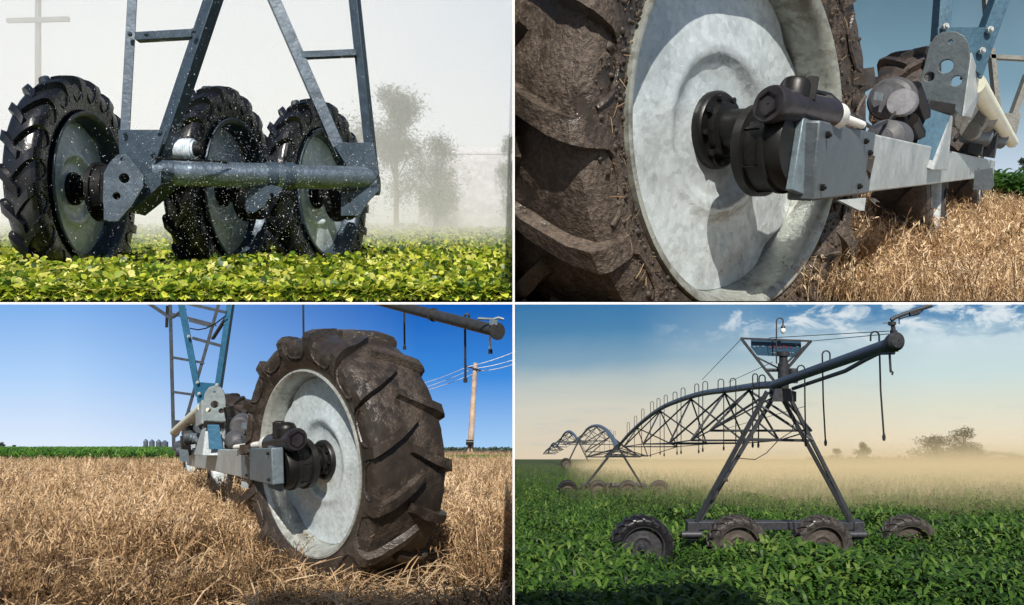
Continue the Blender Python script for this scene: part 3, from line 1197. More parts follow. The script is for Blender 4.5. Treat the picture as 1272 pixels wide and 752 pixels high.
# tower legs, gusset
for a, b, w in [((1176, -14, 3.82), (1172, 45, 3.78), 15), ((1250, -14, 3.82), (1211, 95, 3.78), 17), ((1226, -14, 4.0), (1229, 30, 3.98), 6)]:
    m = MB()
    m.angle(P(*a), P(*b), L(w, a[2]), .01, V((1, 0, 0)), V((0, 1, 0)))
    m.build('tower_leg', blue2 if w > 8 else steel2, unit2, .002)
plate('gusset_plate', [(1165, 35), (1234, 35), (1228, 62), (1217, 93), (1200, 80), (1165, 60)], P(1200, 60, 3.75), V((0, -1, 0)), .012, blue2, unit2, bev=.002)
bolts([P(1173, 34, 3.73), P(1228, 38, 3.73), P(1218, 64, 3.73)], V((0, -1, 0)), .017, g2, unit2)
# the far end of the unit
for a, b, w in [((1233, 60, 7.2), (1241, 142, 7.2), 6), ((1230, 70, 7.2), (1285, 73, 7.2), 5), ((1279, 92, 7.2), (1257, 152, 7.2), 7)]:
    m = MB()
    m.angle(P(*a), P(*b), L(w, 7.2), .012, V((1, 0, .3)), V((0, 1, 0)))
    m.build('tower_leg' if b[1] > 100 else 'cross_brace', steel2, unit2)
plate('gusset_plate', [(1241, 141), (1268, 141), (1262, 166), (1254, 178), (1246, 160)], P(1255, 155, 7.15), V((0, -1, 0)), .02, steel2, unit2)
# centre motor
c = P(1105, 122, 3.2)
m = MB()
m.lathe([(0, .002), (0, .07), (.012, .088), (.05, .094), (.06, .094), (.06, .102), (.085, .102), (.085, .094), (.22, .088), (.24, .08), (.24, .002)], c, B2, E3, S2, 40)
cm = m.build('centre_motor', grey2, unit2, ang=24)
m = MB()
c = P(1119, 127, 3.12)
m.lathe([(0, .002), (0, .055), (.02, .062), (.06, .062), (.08, .05)], c, B2, E3, S2, 28)
m.build('motor_cover', plain('grey_motor_cover', k2, (.2, .2, .21), .4, .1), cm)
m = MB()
c = P(1092, 120, 3.175)
m.box(c, E1 * .02, B2 * .006, E3 * .018)
m.build('rating_label', g2shade, cm)
m = MB()
c = P(1096, 170, 2.75)
m.lathe([(0, .002), (0, .022), (.012, .03), (.03, .032), (.045, .055), (.06, .07), (.25, .075), (.25, .002)], c, B2, E3, S2, 28)
m.build('shaft_housing', grey2, unit2)
for a, b, r in [((1120, 130, 3.2), (1122, 168, 3.2), .02), ((1130, 110, 3.3), (1144, 150, 3.4), .05), ((1128, 150, 3.3), (1142, 178, 3.4), .045)]:
    m = MB()
    m.cyl(P(*a), P(*b), r, 10)
    m.build('motor_bracket', black2, unit2)
# clutter between the plate and the far end
cl = random.Random(8)
for i in range(12):
    m = MB()
    px = cl.uniform(1203, 1246)
    Yd = 4.6 + (px - 1200) * .055
    c = P(px, 150 + (px - 1200) * .75 + cl.uniform(-14, 22), Yd)
    r = cl.uniform(.045, .095)
    if i % 3 == 0:
        m.box(c, E1 * r, B2 * r * 1.4, E3 * r * cl.uniform(.8, 1.6))
    else:
        m.cyl(c - (B2 if i % 2 else E1) * r * 1.3, c + (B2 if i % 2 else E1) * r * 1.3, r, 14)
    m.build('gear_housing' if i % 2 else 'bracket', (black2, steel2, g2shade)[i % 3], unit2, .006)
plate('mounting_plate', [(1211, 212), (1233, 209), (1235, 230), (1231, 236), (1209, 236)], P(1222, 222, 5.0), NB, .03, g2shade, unit2)
m2b = dict(tyre=rubber('rubber_muddy_far', k2, .6, (.014, .012, .011), (.08, .055, .04), .6), rim=g2, disc=g2d, hub=black2)
nb2 = S2 if S2.y < 0 else -S2
nb2 = unit(V((nb2.x, nb2.y, 0)) - V((0, 0, 0)))
for px, Yw in ((1133, 4.3), (1196, 6.6)):
    x = (px - CX) / F * Yw
    c = V((x, Yw, G2(x, Yw) + R2 * .96))
    make_wheel(unit2, c, nb2, E3, R2, m2b, 16, 72, 1, .5)
# straw
straw_m = leafy('dry_straw', [(.10, .055, .025), (.36, .22, .11), (.58, .40, .22), (.72, .53, .32), (.80, .65, .46)], .25, .6, spec=.25)
px = RNG.uniform(900, 1330, 26000)
q = np.exp(RNG.uniform(np.log(.06), np.log(.23), 26000))
a_ = (px - CX) / F
b_ = .2978 - .158 * a_ - q
Y = .699 / q
ok = (Y < 11.8) & (b_ > 0.0) & (Y > 2.6)
X = a_ * Y
cx, cy = (px - CX), 0
ok &= ~((X > 6.2) & (Y > 9.6) & (px > 1226))
X, Y = X[ok], Y[ok]
Z = np.array([G2(x, y) for x, y in zip(X, Y)])
H = RNG.uniform(.2, .42, len(X)) * (.75 + .25 * np.clip(Y / 6, 0, 1))
for rt in ():
    pass
dn = (X - C2.x) * n2.x + (Y - C2.y) * n2.y
ok = ~(np.abs(dn) < .17)
pos = np.stack([X, Y, Z], 1)[ok]
H = H[ok]
# low front row on the board edge
nf = 4500
pf = RNG.uniform(955, 1330, nf)
Yf = RNG.uniform(1.95, 3.8, nf)
Xf = (pf - CX) / F * Yf
Hf = RNG.uniform(25, 75, nf) * Yf / F
dn = (Xf - C2.x) * n2.x + (Yf - C2.y) * n2.y
okf = dn < -.2
okf = dn > .12
pos = np.concatenate([pos, np.stack([Xf, Yf, np.array([G2(x, y) for x, y in zip(Xf, Yf)])], 1)[okf]])
H = np.concatenate([H, Hf[okf]])
tag(scatter('dry_straw', straw_m, STRAW, pos, rots(len(pos), .3), H, RNG.random(len(pos))), 'dense dry straw beside the huge muddy tyre', 'straw', kind='stuff')
# straw scraps stuck to the mud
NS = 260
th_ = RNG.uniform(0, 6.283, NS)
rr_ = RNG.uniform(.72, .98, NS)
d2 = E3.cross(n2)
pp, sx = [], []
for t_, r_ in zip(th_, rr_):
    x = side_x(min(r_, .9)) + (.03 if r_ > .84 else .006)
    p = C2 + n2 * (x * R2 * 1.4) + (d2 * math.cos(t_) + E3 * math.sin(t_)) * (r_ * R2)
    if p.x > .01 and p.z > .02 and r_ < .86:
        pp.append(p)
scr = [(np.array([(-.5, -.02, 0), (-.5, .02, 0), (0, .025, .06), (0, -.025, .06), (.5, .015, 0), (.5, -.015, 0)]), np.array([(0, 1, 2, 3), (3, 2, 4, 5)]))]
pp = np.array([tuple(p) for p in pp])


def flat_rots(n, nrm):
    t1 = unit(nrm.orthogonal())
    t2 = nrm.cross(t1)
    R = np.zeros((n, 3, 3))
    for i in range(n):
        a = random.uniform(0, 6.28)
        q = (nrm + t1 * random.uniform(-.3, .3) + t2 * random.uniform(-.3, .3)).normalized()
        x = t1 * math.cos(a) + t2 * math.sin(a)
        x = unit(x - q * x.dot(q))
        R[i] = np.array([tuple(x), tuple(q.cross(x)), tuple(q)]).T
    return R


clod = [(np.array([(-.5, -.4, 0), (.5, -.45, 0), (.45, .5, 0), (-.5, .4, 0), (-.2, -.2, .4), (.25, -.2, .45), (.2, .25, .35), (-.25, .2, .4)]), np.array([(4, 5, 6, 7), (0, 1, 5, 4), (1, 2, 6, 5), (2, 3, 7, 6), (3, 0, 4, 7)]))]
cm_ = plain('mud_clod', k2, (.04, .029, .021), .6, 0, .5, 60)


def clods(Cw, n, dd, Rw, wfac, N, lim):
    out = []
    while len(out) < N:
        t_ = random.uniform(0, 6.283)
        r_ = random.choice((random.uniform(.71, .76), random.uniform(.72, .88), random.gauss(.80, .03)))
        if r_ < .705 or r_ > .88:
            continue
        p = Cw + n * ((side_x(r_) * wfac + .003) * Rw) + (dd * math.cos(t_) + UP3(dd, n) * math.sin(t_)) * (r_ * Rw)
        if lim and (p.x < .006 or p.z < .008):
            N -= 1
            continue
        out.append(tuple(p))
    return np.array(out)


def UP3(dd, n):
    return n.cross(dd)


pc = clods(C2, n2, d2, R2, 1.4, 900, True)
tag(scatter('mud_clods', cm_, clod, pc, flat_rots(len(pc), n2), RNG.gamma(2.0, .0028, len(pc)) + .002, RNG.random(len(pc)), unit2), kind='stuff')
o = scatter('straw_scraps', straw_m, scr, pp, flat_rots(len(pp), n2), RNG.uniform(.008, .04, len(pp)), RNG.random(len(pp)) * .7, unit2)
tag(o, kind='stuff')
# corn patch and a far tree
corn_m = leafy('corn_leaf', [(.02, .06, .012), (.04, .11, .02), (.07, .17, .03), (.12, .22, .05)], .35, .4)
n_ = 420
Y = RNG.uniform(9.9, 11.8, n_)
X = RNG.uniform(1228, 1300, n_)
X = (X - CX) / F * Y
pos = np.stack([X, Y, np.array([G2(x, y) for x, y in zip(X, Y)])], 1)
tag(scatter('corn_plants', corn_m, CORN, pos, rots(n_, .1), RNG.uniform(.45, .62, n_), RNG.random(n_)), 'low green corn rows beyond the straw at the far right', 'corn plants', kind='stuff')
tree(P(1272, 214, 11.9), .22, .3, leafy('far_leaf_dark', [(.02, .035, .02), (.04, .06, .03)], .2, .7), bark, 'tiny dark tree on the horizon above the corn at the far right', None, 200, 5, 3, .2, .14)

# =================================================================== Q3: muddy wheel in the straw, blue sky
k3 = 8.95
R3 = 6.58
g3 = galv('galvanised_sunlit', k3, (.38, .42, .43), .68, .25, .42, .1)
g3d = galv('galvanised_disc_sunlit', k3, (.62, .70, .73), .66, .34, .32, .10)
g3rim = galv('galvanised_rim_sunlit', k3, (.44, .46, .43), .62, .4, .36, .4)
g3shade = galv('galvanised_shade_far', k3, (.12, .155, .18), .7, .3, .5, .08)  # darker steel carries the shaded look of the end box
mud3 = rubber('rubber_muddy_dark', k3, .7, (.020, .0165, .014), (.072, .054, .041), .42)
black3 = plain('black_gear_casting', k3, (.009, .0085, .008), .42, 0, .6, 9, .12, .35)
blue3 = galv('galvanised_sky_tint_deep', k3, (.012, .095, .18), .75, .2, .5)  # blue sky mirrored in galvanised steel, coloured into its base
grey3 = plain('grey_motor_casing', k3, (.07, .07, .075), .5, .1)
cream3 = plain('cream_pipe_sunlit', k3, (.60, .60, .50), .5, 0, .12)
white3 = plain('white_shaft', k3, (.78, .77, .72), .45, 0, .06)
steel3 = plain('blue_grey_steel_far', k3, (.05, .06, .072), .55, .3)
unit3 = empty('irrigation_drive_unit', P(330, 700, 45))
tag(unit3, 'irrigation drive unit with one mud covered tyre standing in tan straw under blue sky', 'irrigation machine')
C3_ = P(420, 568, 37)
n3 = V((-.682, -.731, 0)).normalized()
make_wheel(unit3, C3_, n3, UP, R3, dict(tyre=mud3, rim=g3rim, disc=g3d, hub=black3), 15, 240, 1, .45, phase=.24, wf=1.5, da=.13, wr=1.55, lug=.75)
gearbox(unit3, C3_, n3, UP, R3, .255, .50, .185, black3)
B3 = unit(V(((150 - CX) / F, 1, (CY - 560) / F)))
S3 = unit(B3.cross(UP))
U3 = S3.cross(B3)
FR3 = -S3 if S3.y > 0 else S3
N3 = P(345, 579, 33.6)
m = MB()
m.bar(N3 + B3 * 9.4, N3 + B3 * 50, .52, 1.6, S3)
m.build('base_beam', g3, unit3, .05)
m = MB()
m.bar(N3, N3 + B3 * 9.8, .55, 1.68, S3)
m.build('beam_end_box', g3shade, unit3, .05)
m = MB()
c = C3_ + n3 * (.525 * R3)
m.box(c, n3 * .09, unit(UP.cross(n3)) * .6, UP * 1.0)
m.build('mounting_plate', g3shade, unit3, .03)
bolts([N3 + B3 * q + FR3 * .275 + U3 * z for q, z in ((.6, .6), (7.5, .6), (.6, -.6), (7.5, -.6))], FR3, .085, black3, unit3)
plate('lower_fin', [(300, 598), (318, 602), (318, 606), (300, 606)], P(309, 602, 41), V((-.2, -1, 0)), .1, g3, unit3)
# gearbox motor, dome, shaft
a, b = P(369, 546, 33.6), P(336, 551, 36.2)
md = unit(b - a)
ll = (b - a).length
m = MB()
m.lathe([(0, .02), (0, .50), (.07, .54), (.4, .54), (.43, .49), (ll, .46), (ll, .02)], a, md, UP, md.cross(UP), 28)
mo = m.build('gear_motor', plain('dark_motor_casing', k3, (.03, .027, .032), .35, .2), unit3)
m = MB()
for k in range(6):
    q = [a - md * .03 + (UP * math.cos(x) + md.cross(UP) * math.sin(x)) * .37 for x in (k * math.pi / 3, (k + 1) * math.pi / 3)]
    m.bar(q[0], q[1], .04, .05, md)
m.build('hexagon_ridge', black3, mo)
m = MB()
m.lathe([(0, .45), (.4, .45), (.55, .36), (.62, .15), (.62, .01)], P(356, 541, 34.4), UP, V((1, 0, 0)), V((0, 1, 0)), 24)
m.box(P(346, 534, 34.6), V((.22, 0, 0)), V((0, .25, 0)), V((0, 0, .4)))
m.build('motor_dome', black3, mo, .03)
e = P(292, 555.5, 43)
m = MB()
m.lathe([(0, .40), (.9, .40), (1.1, .28), (1.2, .18), ((e - b).length, .13)], b, unit(e - b), UP, unit(e - b).cross(UP), 24)
m.build('drive_shaft', white3, unit3)
# stand, arch plate, pipe
NB3 = V((.30, -1, 0))
for pts in ([(346, 532, 34.6), (338, 541, 35.5), (322, 556, 38), (306, 558, 42), (299, 540, 48)],
            [(300, 556, 43), (285, 556, 47), (276, 545, 51)]):
    m = MB()
    m.tube([P(*q) for q in pts], .07, 6)
    m.build('cable', black3, unit3)
arch = [(253, 525), (253, 498), (255, 488), (260, 481.5), (267, 479.5), (274, 481.5), (278.5, 488), (280, 498), (280, 527), (270, 527), (269, 524), (262, 524), (261, 526)]
pl = plate('arch_plate', arch, P(266, 503, 54), NB3, .22, galv('galvanised_plate_sunlit', k3, (.24, .29, .30), .78, .3, .5), unit3, [(266.8, 502.5, 5), (258.5, 509.5, 3.6), (275, 510.5, 3.6), (266.8, 487, 1.5)], bev=.02)
m = MB()
vs = [P(253, 497, 54.2), P(245, 512, 58), P(246, 530, 58), P(253, 526, 54.2)]
m.add(vs + [v - S3 * .15 for v in vs], [(0, 1, 2, 3), (7, 6, 5, 4), (0, 1, 5, 4), (1, 2, 6, 5), (2, 3, 7, 6), (3, 0, 4, 7)])
m.build('side_flange', g3, pl)
m = MB()
fr = [P(256, 526, 54.0), P(274, 526, 54.0), P(279, 566, 52.2), P(251, 566, 52.2)]
bk = [v + B3 * q for v, q in zip(fr, (2.2, 2.2, 7, 7))]
m.add(fr + bk, [(0, 1, 2, 3), (7, 6, 5, 4), (0, 1, 5, 4), (1, 2, 6, 5), (2, 3, 7, 6), (3, 0, 4, 7)])
m.build('stand', g3, unit3, .05)
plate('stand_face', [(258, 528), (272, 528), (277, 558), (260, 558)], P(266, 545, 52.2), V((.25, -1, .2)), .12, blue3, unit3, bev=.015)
m = MB()
m.bar(P(254, 527, 53.4), P(279, 528, 53.4), .5, .35, UP)
m.build('pivot_bar', black3, unit3, .03)
m = MB()
m.cyl(P(253, 506, 56), P(216, 537, 86), .43, 24)
m.build('base_pipe', cream3, unit3)
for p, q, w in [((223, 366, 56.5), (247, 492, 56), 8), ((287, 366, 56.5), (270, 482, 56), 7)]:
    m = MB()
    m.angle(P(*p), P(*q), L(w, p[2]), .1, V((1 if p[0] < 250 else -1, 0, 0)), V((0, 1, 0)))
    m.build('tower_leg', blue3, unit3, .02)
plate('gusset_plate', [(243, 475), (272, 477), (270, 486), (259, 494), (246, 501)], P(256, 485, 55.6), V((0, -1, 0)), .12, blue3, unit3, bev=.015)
bolts([P(246, 475, 55.4), P(248, 489, 55.4), P(270, 478, 55.4), P(235, 418, 56)], V((0, -1, 0)), .13, g3, unit3)
for p, q, w in [((211, 366, 88), (216, 560, 88), 4), ((275, 366, 88), (229, 528, 88), 3.6)]:
    m = MB()
    m.angle(P(*p), P(*q), L(w, 88), .12, V((1, 0, 0)), V((0, 1, 0)))
    m.build('tower_leg', steel3, unit3)
for p, q, w in [((232, 377, 56.3), (281, 388.5, 56.3), 3.6), ((235, 398, 56.3), (264, 406, 56.6), 3.6), ((239, 420, 56.2), (275, 430, 56.2), 3.6),
                ((213, 444, 87.8), (253, 451, 87.8), 3), ((214, 487, 87.8), (240, 490.5, 87.8), 3), ((213, 390, 87.8), (268, 404, 87.8), 3),
                ((281, 393, 57), (263, 421, 60), 2.6), ((228, 384, 58), (213, 395, 70), 2.6)]:
    m = MB()
    m.angle(P(*p), P(*q), L(w, p[2]), .09, UP, V((0, 1, 0)))
    m.build('cross_brace', steel3, unit3)
plate('gusset_plate', [(216, 522), (230, 523), (226, 532), (222, 541), (217, 545)], P(221, 532, 87.6), V((0, -1, 0)), .12, steel3, unit3)
m = MB()
m.tube([P(236, 408, 56), P(246, 410, 56), P(256, 408, 56), P(268, 402, 56), P(281, 392, 56)], .05, 6)
m.build('cable', black3, unit3)
m = MB()
m.bar(P(180, 374, 80), P(213, 396, 80), .3, .3)
m.build('truss_rod', steel3, unit3)
m = MB()
m.bar(P(208, 380, 86), P(207, 407, 86), .25, .25)
m.build('hose_end', black3, unit3)
c = P(298, 531, 50)
m = MB()
m.lathe([(0, .02), (0, .55), (.12, .68), (.7, .76), (1.5, .76), (1.8, .6), (1.8, .02)], c, V((-.25, .97, 0)), UP, V((.97, .25, 0)), 32)
cm = m.build('centre_motor', grey3, unit3, ang=24)
m = MB()
m.box(P(304, 529, 49.4), V((.2, 0, 0)), V((0, .05, 0)), V((0, 0, .2)))
m.build('rating_label', g3shade, cm)
c = P(291, 552, 48)
m = MB()
m.lathe([(0, .01), (0, .2), (.1, .28), (.3, .3), (.45, .5), (.6, .6), (2, .6), (2, .02)], P(297, 552, 46.5), unit(V((-.5, .87, 0))), UP, V((.87, .5, 0)), 28)
m.build('shaft_housing', grey3, unit3)
for p, q, r in [((290, 520, 51), (286, 556, 51), .42), ((284, 505, 53), (290, 535, 53), .4)]:
    m = MB()
    m.cyl(P(*p), P(*q), r, 10)
    m.build('motor_bracket', black3, unit3)
cl = random.Random(4)
for i in range(11):
    m = MB()
    px = cl.uniform(221, 252)
    c = P(px, 556 - (px - 219) * .7 + cl.uniform(-5, 11), 60 + (252 - px) * .5)
    r = cl.uniform(.3, .62)
    if i % 3 == 0:
        m.box(c, S3 * r * .7, B3 * r * 1.4, UP * r * cl.uniform(.8, 1.6))
    else:
        m.cyl(c - (B3 if i % 2 else S3) * r * 1.2, c + (B3 if i % 2 else S3) * r * 1.2, r, 14)
    m.build('gear_housing' if i % 2 else 'bracket', (black3, steel3, g3shade)[i % 3], unit3, .04)
plate('mounting_plate', [(222, 558), (234, 559), (235, 574), (224, 573)], P(228, 566, 68), V((.4, -1, 0)), .2, g3shade, unit3)
m3b = dict(tyre=rubber('rubber_muddy_rear', k3, .6, (.014, .012, .011), (.08, .055, .04), .6), rim=g3, disc=g3d, hub=black3)  # mud tone of the two rear tyres
for px, Yw in ((285, 82), (246, 118)):
    x = (px - CX) / F * Yw
    make_wheel(unit3, V((x, Yw, G3(x, Yw) + R3 * .96)), V((-.82, -.57, 0)), UP, R3, m3b, 16, 72, -1, .5)
# overhanging pipe with drop hoses
pipe3 = empty('irrigation_pipe', P(618, 412, 46))
tag(pipe3, 'dark overhanging sprinkler pipe with drop hoses against the blue sky', 'irrigation pipe')
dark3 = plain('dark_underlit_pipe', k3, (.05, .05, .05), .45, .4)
hose3 = plain('black_hose', k3, (.02, .02, .022), .5)
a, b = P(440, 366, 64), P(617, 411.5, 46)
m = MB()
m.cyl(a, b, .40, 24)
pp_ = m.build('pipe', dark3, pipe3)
ax = unit(b - a)
m = MB()
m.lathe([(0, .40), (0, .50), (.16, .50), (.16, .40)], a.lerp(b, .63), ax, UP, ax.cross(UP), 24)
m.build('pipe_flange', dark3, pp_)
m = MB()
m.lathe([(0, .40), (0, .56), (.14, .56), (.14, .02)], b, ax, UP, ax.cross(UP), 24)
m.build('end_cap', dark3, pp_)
m = MB()
m.tube([b + V((-.3, 0, .4)), b + V((-.2, 0, .75)), b + V((-1.2, 0, .8))], .10, 8)
m.tube([b + V((-.2, 0, .75)), b + V((.1, 0, .85)), b + V((.45, 0, .75))], .10, 8)
m.box(b + V((-.2, 0, .55)), V((.25, 0, 0)), V((0, .25, 0)), V((0, 0, .16)))
m.build('end_sprinkler', g3shade, pipe3)
for px, y0_, y1_, Yh, loop in [(376.5, 368, 420, 61, 0), (502, 372, 430, 59, 0), (577.5, 396, 470, 50, 1), (608.5, 418, 434, 47, 0)]:
    m = MB()
    p0, p1 = P(px, y0_, Yh), P(px + .6, y1_, Yh)
    pts = [p0, p1]
    if loop:
        r = L(2.6, Yh)
        pts = [P(px + 5, 399, Yh), P(px + 5, 393, Yh)] + [P(px + 2.5, 393, Yh) + V((math.cos(t) * r, 0, math.sin(t) * r)) for t in np.linspace(.4, 2.7, 6)] + [P(px, 393, Yh), p1]
    m.tube(pts, .085, 7)
    h = m.build('drop_hose', hose3 if px < 600 else white3, pipe3)
    m = MB()
    m.cyl(p1, p1 - V((0, 0, .3)), .14, 8)
    m.build('nozzle', hose3, h)
# utility pole, meter box and lines
wood3 = plain('sunlit_pole_wood', 100, (.46, .34, .26), .8)
YP = 900
pole = empty('utility_pole', P(584, 560, YP))
tag(pole, 'sunlit wooden utility pole with short crossarm right of the muddy tyre', 'utility pole')
m = MB()
m.tube([P(584, 562, YP), P(590.5, 451, YP)], [L(4, YP), L(2.7, YP)], 10)
m.build('pole_shaft', wood3, pole)
m = MB()
m.bar(P(579, 455, YP - 3), P(597.5, 460.5, YP - 3), L(1.6, YP), L(2, YP), V((0, 1, 0)))
m.build('crossarm', plain('dark_crossarm', 100, (.06, .05, .05), .7), pole)
mb = empty('mailbox', P(584, 560, YP - 6))
tag(mb, 'small black box on a post at the foot of the utility pole', 'post box')
m = MB()
c = P(583.5, 549.5, YP - 6)
m.cyl(c - V((L(4.5, YP), 0, 0)), c + V((L(4.5, YP), 0, 0)), L(3, YP), 14)
m.box(c - V((0, 0, L(1.5, YP))), V((L(4.5, YP), 0, 0)), V((0, L(3, YP), 0)), V((0, 0, L(1.5, YP))))
m.build('box', black3, mb)
m = MB()
m.bar(P(584, 552, YP - 6), P(584, 561, YP - 6), L(1.6, YP), L(1.6, YP))
m.build('post', black3, mb)
wire = plain('pale_wire', 100, (.7, .7, .7), .4)
for j, (p, q, r) in enumerate([((520, 478, 1000), (580, 456, YP - 3), (640, 437, 860)), ((520, 484, 1000), (588, 458, YP - 3), (640, 446.5, 860)), ((520, 488, 1000), (597, 461, YP - 3), (640, 452, 860))]):
    pts = []
    for a, b in ((p, q), (q, r)):
        for t_ in np.linspace(0, 1, 7):
            c = P(*a).lerp(P(*b), t_)
            pts.append(c - V((0, 0, 4 * t_ * (1 - t_) * 1.5)))
    m = MB()
    m.tube(pts[:7] + pts[8:], L(.42, YP), 5)
    tag(m.build('power_line', wire), ('uppermost', 'middle', 'lowest')[j] + ' of the three pale power lines crossing at the wooden pole', 'power line', 'power lines at the wooden pole')
# silos
silo_w = plain('silo_wall', 100, (.13, .16, .19), .4, .4)
silo_r = plain('silo_roof', 100, (.10, .14, .18), .4, .4)
for j, (px, w_, top) in enumerate([(181, 2.7, 545.5), (188.7, 3.2, 546), (197, 3.0, 546), (204.5, 4.2, 547)]):
    Ys = 1500
    base = P(px, 558, Ys)
    s = empty('grain_silo', base)
    tag(s, ('narrow tall grain silo leftmost of the four on the horizon', 'grain silo second from left of the four on the horizon', 'grain silo third from left of the four on the horizon', 'wide low grain silo rightmost of the four on the horizon')[j], 'silo', 'grain silos on the horizon')
    m = MB()
    e_ = P(px, top + 3, Ys)
    m.cyl(base, e_, L(w_, Ys), 20)
    m.build('wall', silo_w, s)
    m = MB()
    m.cyl(e_, P(px, top, Ys), L(w_ * 1.08, Ys), 20, L(.5, Ys))
    m.build('roof', silo_r, s)
far_leaf = leafy('far_leaf', [(.03, .05, .03), (.05, .08, .04)], .2, .7)
for px, w_, top, sd, lb in [(2, 13, 549.5, 2, 'small dark tree on the horizon at the left edge of the straw field'), (17, 8, 553, 5, 'low dark bush on the horizon right of the small dark tree')]:
    tree(P(px, 559, 1550), L(559 - top, 1550), L(w_, 1550), far_leaf, bark, lb, None, 160, 5, sd, .1, .16)
# straw and corn
NSW = 46000
q = np.exp(RNG.uniform(np.log(9), np.log(250), NSW))
px = RNG.uniform(-40, 642, NSW)
Y = C3 * F / q
X = (px - CX) / F * Y
ok = (X < -.05) & ~((Y > 292) & (px < 232)) & ~((Y > 355) & (Y < 480) & (px > 560))
dx_, dy_ = X - C3_.x, Y - C3_.y
dn = dx_ * n3.x + dy_ * n3.y
dd_ = dx_ * -n3.y + dy_ * n3.x
ok &= ~((dn > -2.6) & (dn < 1.3) & (np.abs(dd_) < 3.6))
X, Y = X[ok], Y[ok]
pos = np.stack([X, Y, -M3 * Y - C3 - .05], 1)
clump = np.array([noise.noise(V((x * .16, y * .16, 0))) + .5 * noise.noise(V((x * .5, y * .5, 4))) for x, y in zip(X, Y)])
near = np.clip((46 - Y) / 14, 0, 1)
H = RNG.uniform(2.3, 3.9, len(X)) * (1 + .4 * clump) * (1 - .3 * near)
H = H * np.where((X > -11) & (X < -2.5) & (Y < 39), .55, 1.0)
keep = ~((clump < -.12) & (near > .2) & (RNG.random(len(X)) < .75))
X, Y, pos, clump, near, H = X[keep], Y[keep], pos[keep], clump[keep], near[keep], H[keep]
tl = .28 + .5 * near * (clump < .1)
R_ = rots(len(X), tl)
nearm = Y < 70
rn = np.clip(RNG.random(len(X)) * .9 + .3 * clump + .08 - .38 * near, 0, 1)  # shadow in the near straw tangle put into its darker tint
straw3 = leafy('tan_straw', [(.065, .036, .016), (.25, .155, .075), (.46, .305, .165), (.60, .42, .24), (.70, .54, .36)], .25, .6, spec=.25)
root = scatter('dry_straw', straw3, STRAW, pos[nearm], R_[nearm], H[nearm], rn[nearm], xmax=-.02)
tag(root, 'dense tan straw around the muddy wheel under blue sky', 'straw', kind='stuff')
far_ = scatter('far_straw', straw3, STRAWF, pos[~nearm], R_[~nearm], H[~nearm], rn[~nearm], xmax=-.02)
tag(far_, 'tan straw stretching back to the corn and horizon', 'straw', kind='stuff')
NC = 6500
Y = np.exp(RNG.uniform(np.log(284), np.log(1500), NC))
X = (RNG.uniform(-40, 236, NC) - CX) / F * Y
corn3 = leafy('corn_leaf_sunlit', [(.02, .07, .008), (.05, .15, .012), (.09, .22, .02), (.15, .28, .04)], .35, .45)
edge = np.clip((Y - 284) / 12, .35, 1)
tag(scatter('corn_plants', corn3, CORN, np.stack([X, Y, -M3 * Y - C3 + .2], 1), rots(NC, .12), RNG.uniform(4.6, 6.4, NC) * edge * (1 + (Y - 284) / 2500), RNG.random(NC)), 'bright green corn field behind the straw at left', 'corn plants', kind='stuff')
NC = 900
Y = RNG.uniform(362, 470, NC)
X = (RNG.uniform(552, 641, NC) - CX) / F * Y
ok = X < -.3
tag(scatter('corn_plants', corn3, CORN, np.stack([X, Y, -M3 * Y - C3], 1)[ok], rots(int(ok.sum()), .12), RNG.uniform(1.6, 2.6, int(ok.sum())), RNG.random(int(ok.sum()))), 'thin green strip of corn behind the straw at right', 'corn plants', kind='stuff')
NC = 500
Y = RNG.uniform(1500, 1700, NC)
X = (RNG.uniform(540, 642, NC) - CX) / F * Y
ok = X < -1
tag(scatter('far_hedgerow', far_leaf, BEAN, np.stack([X, Y, -M3 * Y - C3 + RNG.uniform(0, 6, NC)], 1)[ok], rots(int(ok.sum()), .5), RNG.uniform(2.5, 5, int(ok.sum())), RNG.random(int(ok.sum()))), 'far dark hedgerow on the horizon behind the pole', 'hedgerow', kind='stuff')
# trampled loose straws lying about the wheel
NL = 2600
q = RNG.uniform(95, 250, NL)
px = RNG.uniform(-20, 640, NL)
Y = C3 * F / q
X = (px - CX) / F * Y
ok = X < -.1
lay = [arch_leaf(0, 1, .014, .12, .25, 3), arch_leaf(0, 1, .016, .35, .9, 3)]
lay = [(np.array(a), np.array(b)) for a, b in lay]
tag(scatter('loose_straw', straw3, lay, np.stack([X, Y, -M3 * Y - C3 + RNG.uniform(.1, 1.0, NL)], 1)[ok], rots(int(ok.sum()), .15), RNG.uniform(1.5, 4.2, int(ok.sum())), RNG.uniform(.4, 1, int(ok.sum())), xmax=-.02), 'loose bent straws lying in front of the muddy wheel', 'straw', kind='stuff')
th_ = RNG.uniform(0, 6.283, 260)
d3 = UP.cross(n3)
pp = []
for t_ in th_:
    r_ = random.uniform(.74, 1.0)
    x = random.uniform(-.2, .21) if r_ > .93 else side_x(min(r_, .9)) + .012
    pp.append(tuple(C3_ + n3 * (x * R3 * 1.4) + (d3 * math.cos(t_) + UP * math.sin(t_)) * (max(r_, .955) if r_ > .93 else r_) * R3))
pc = clods(C3_, n3, d3, R3, 1.4, 900, False)
tag(scatter('mud_clods', plain('mud_clod_dark', k3, (.035, .026, .02), .6, 0, .5, 60), clod, pc, flat_rots(len(pc), n3), RNG.gamma(2.0, .026, len(pc)) + .02, RNG.random(len(pc)), unit3), kind='stuff')
o = scatter('straw_scraps', straw3, scr, np.array(pp), flat_rots(len(pp), n3), RNG.uniform(.08, .4, len(pp)), RNG.random(len(pp)) * .7, unit3)
tag(o, kind='stuff')

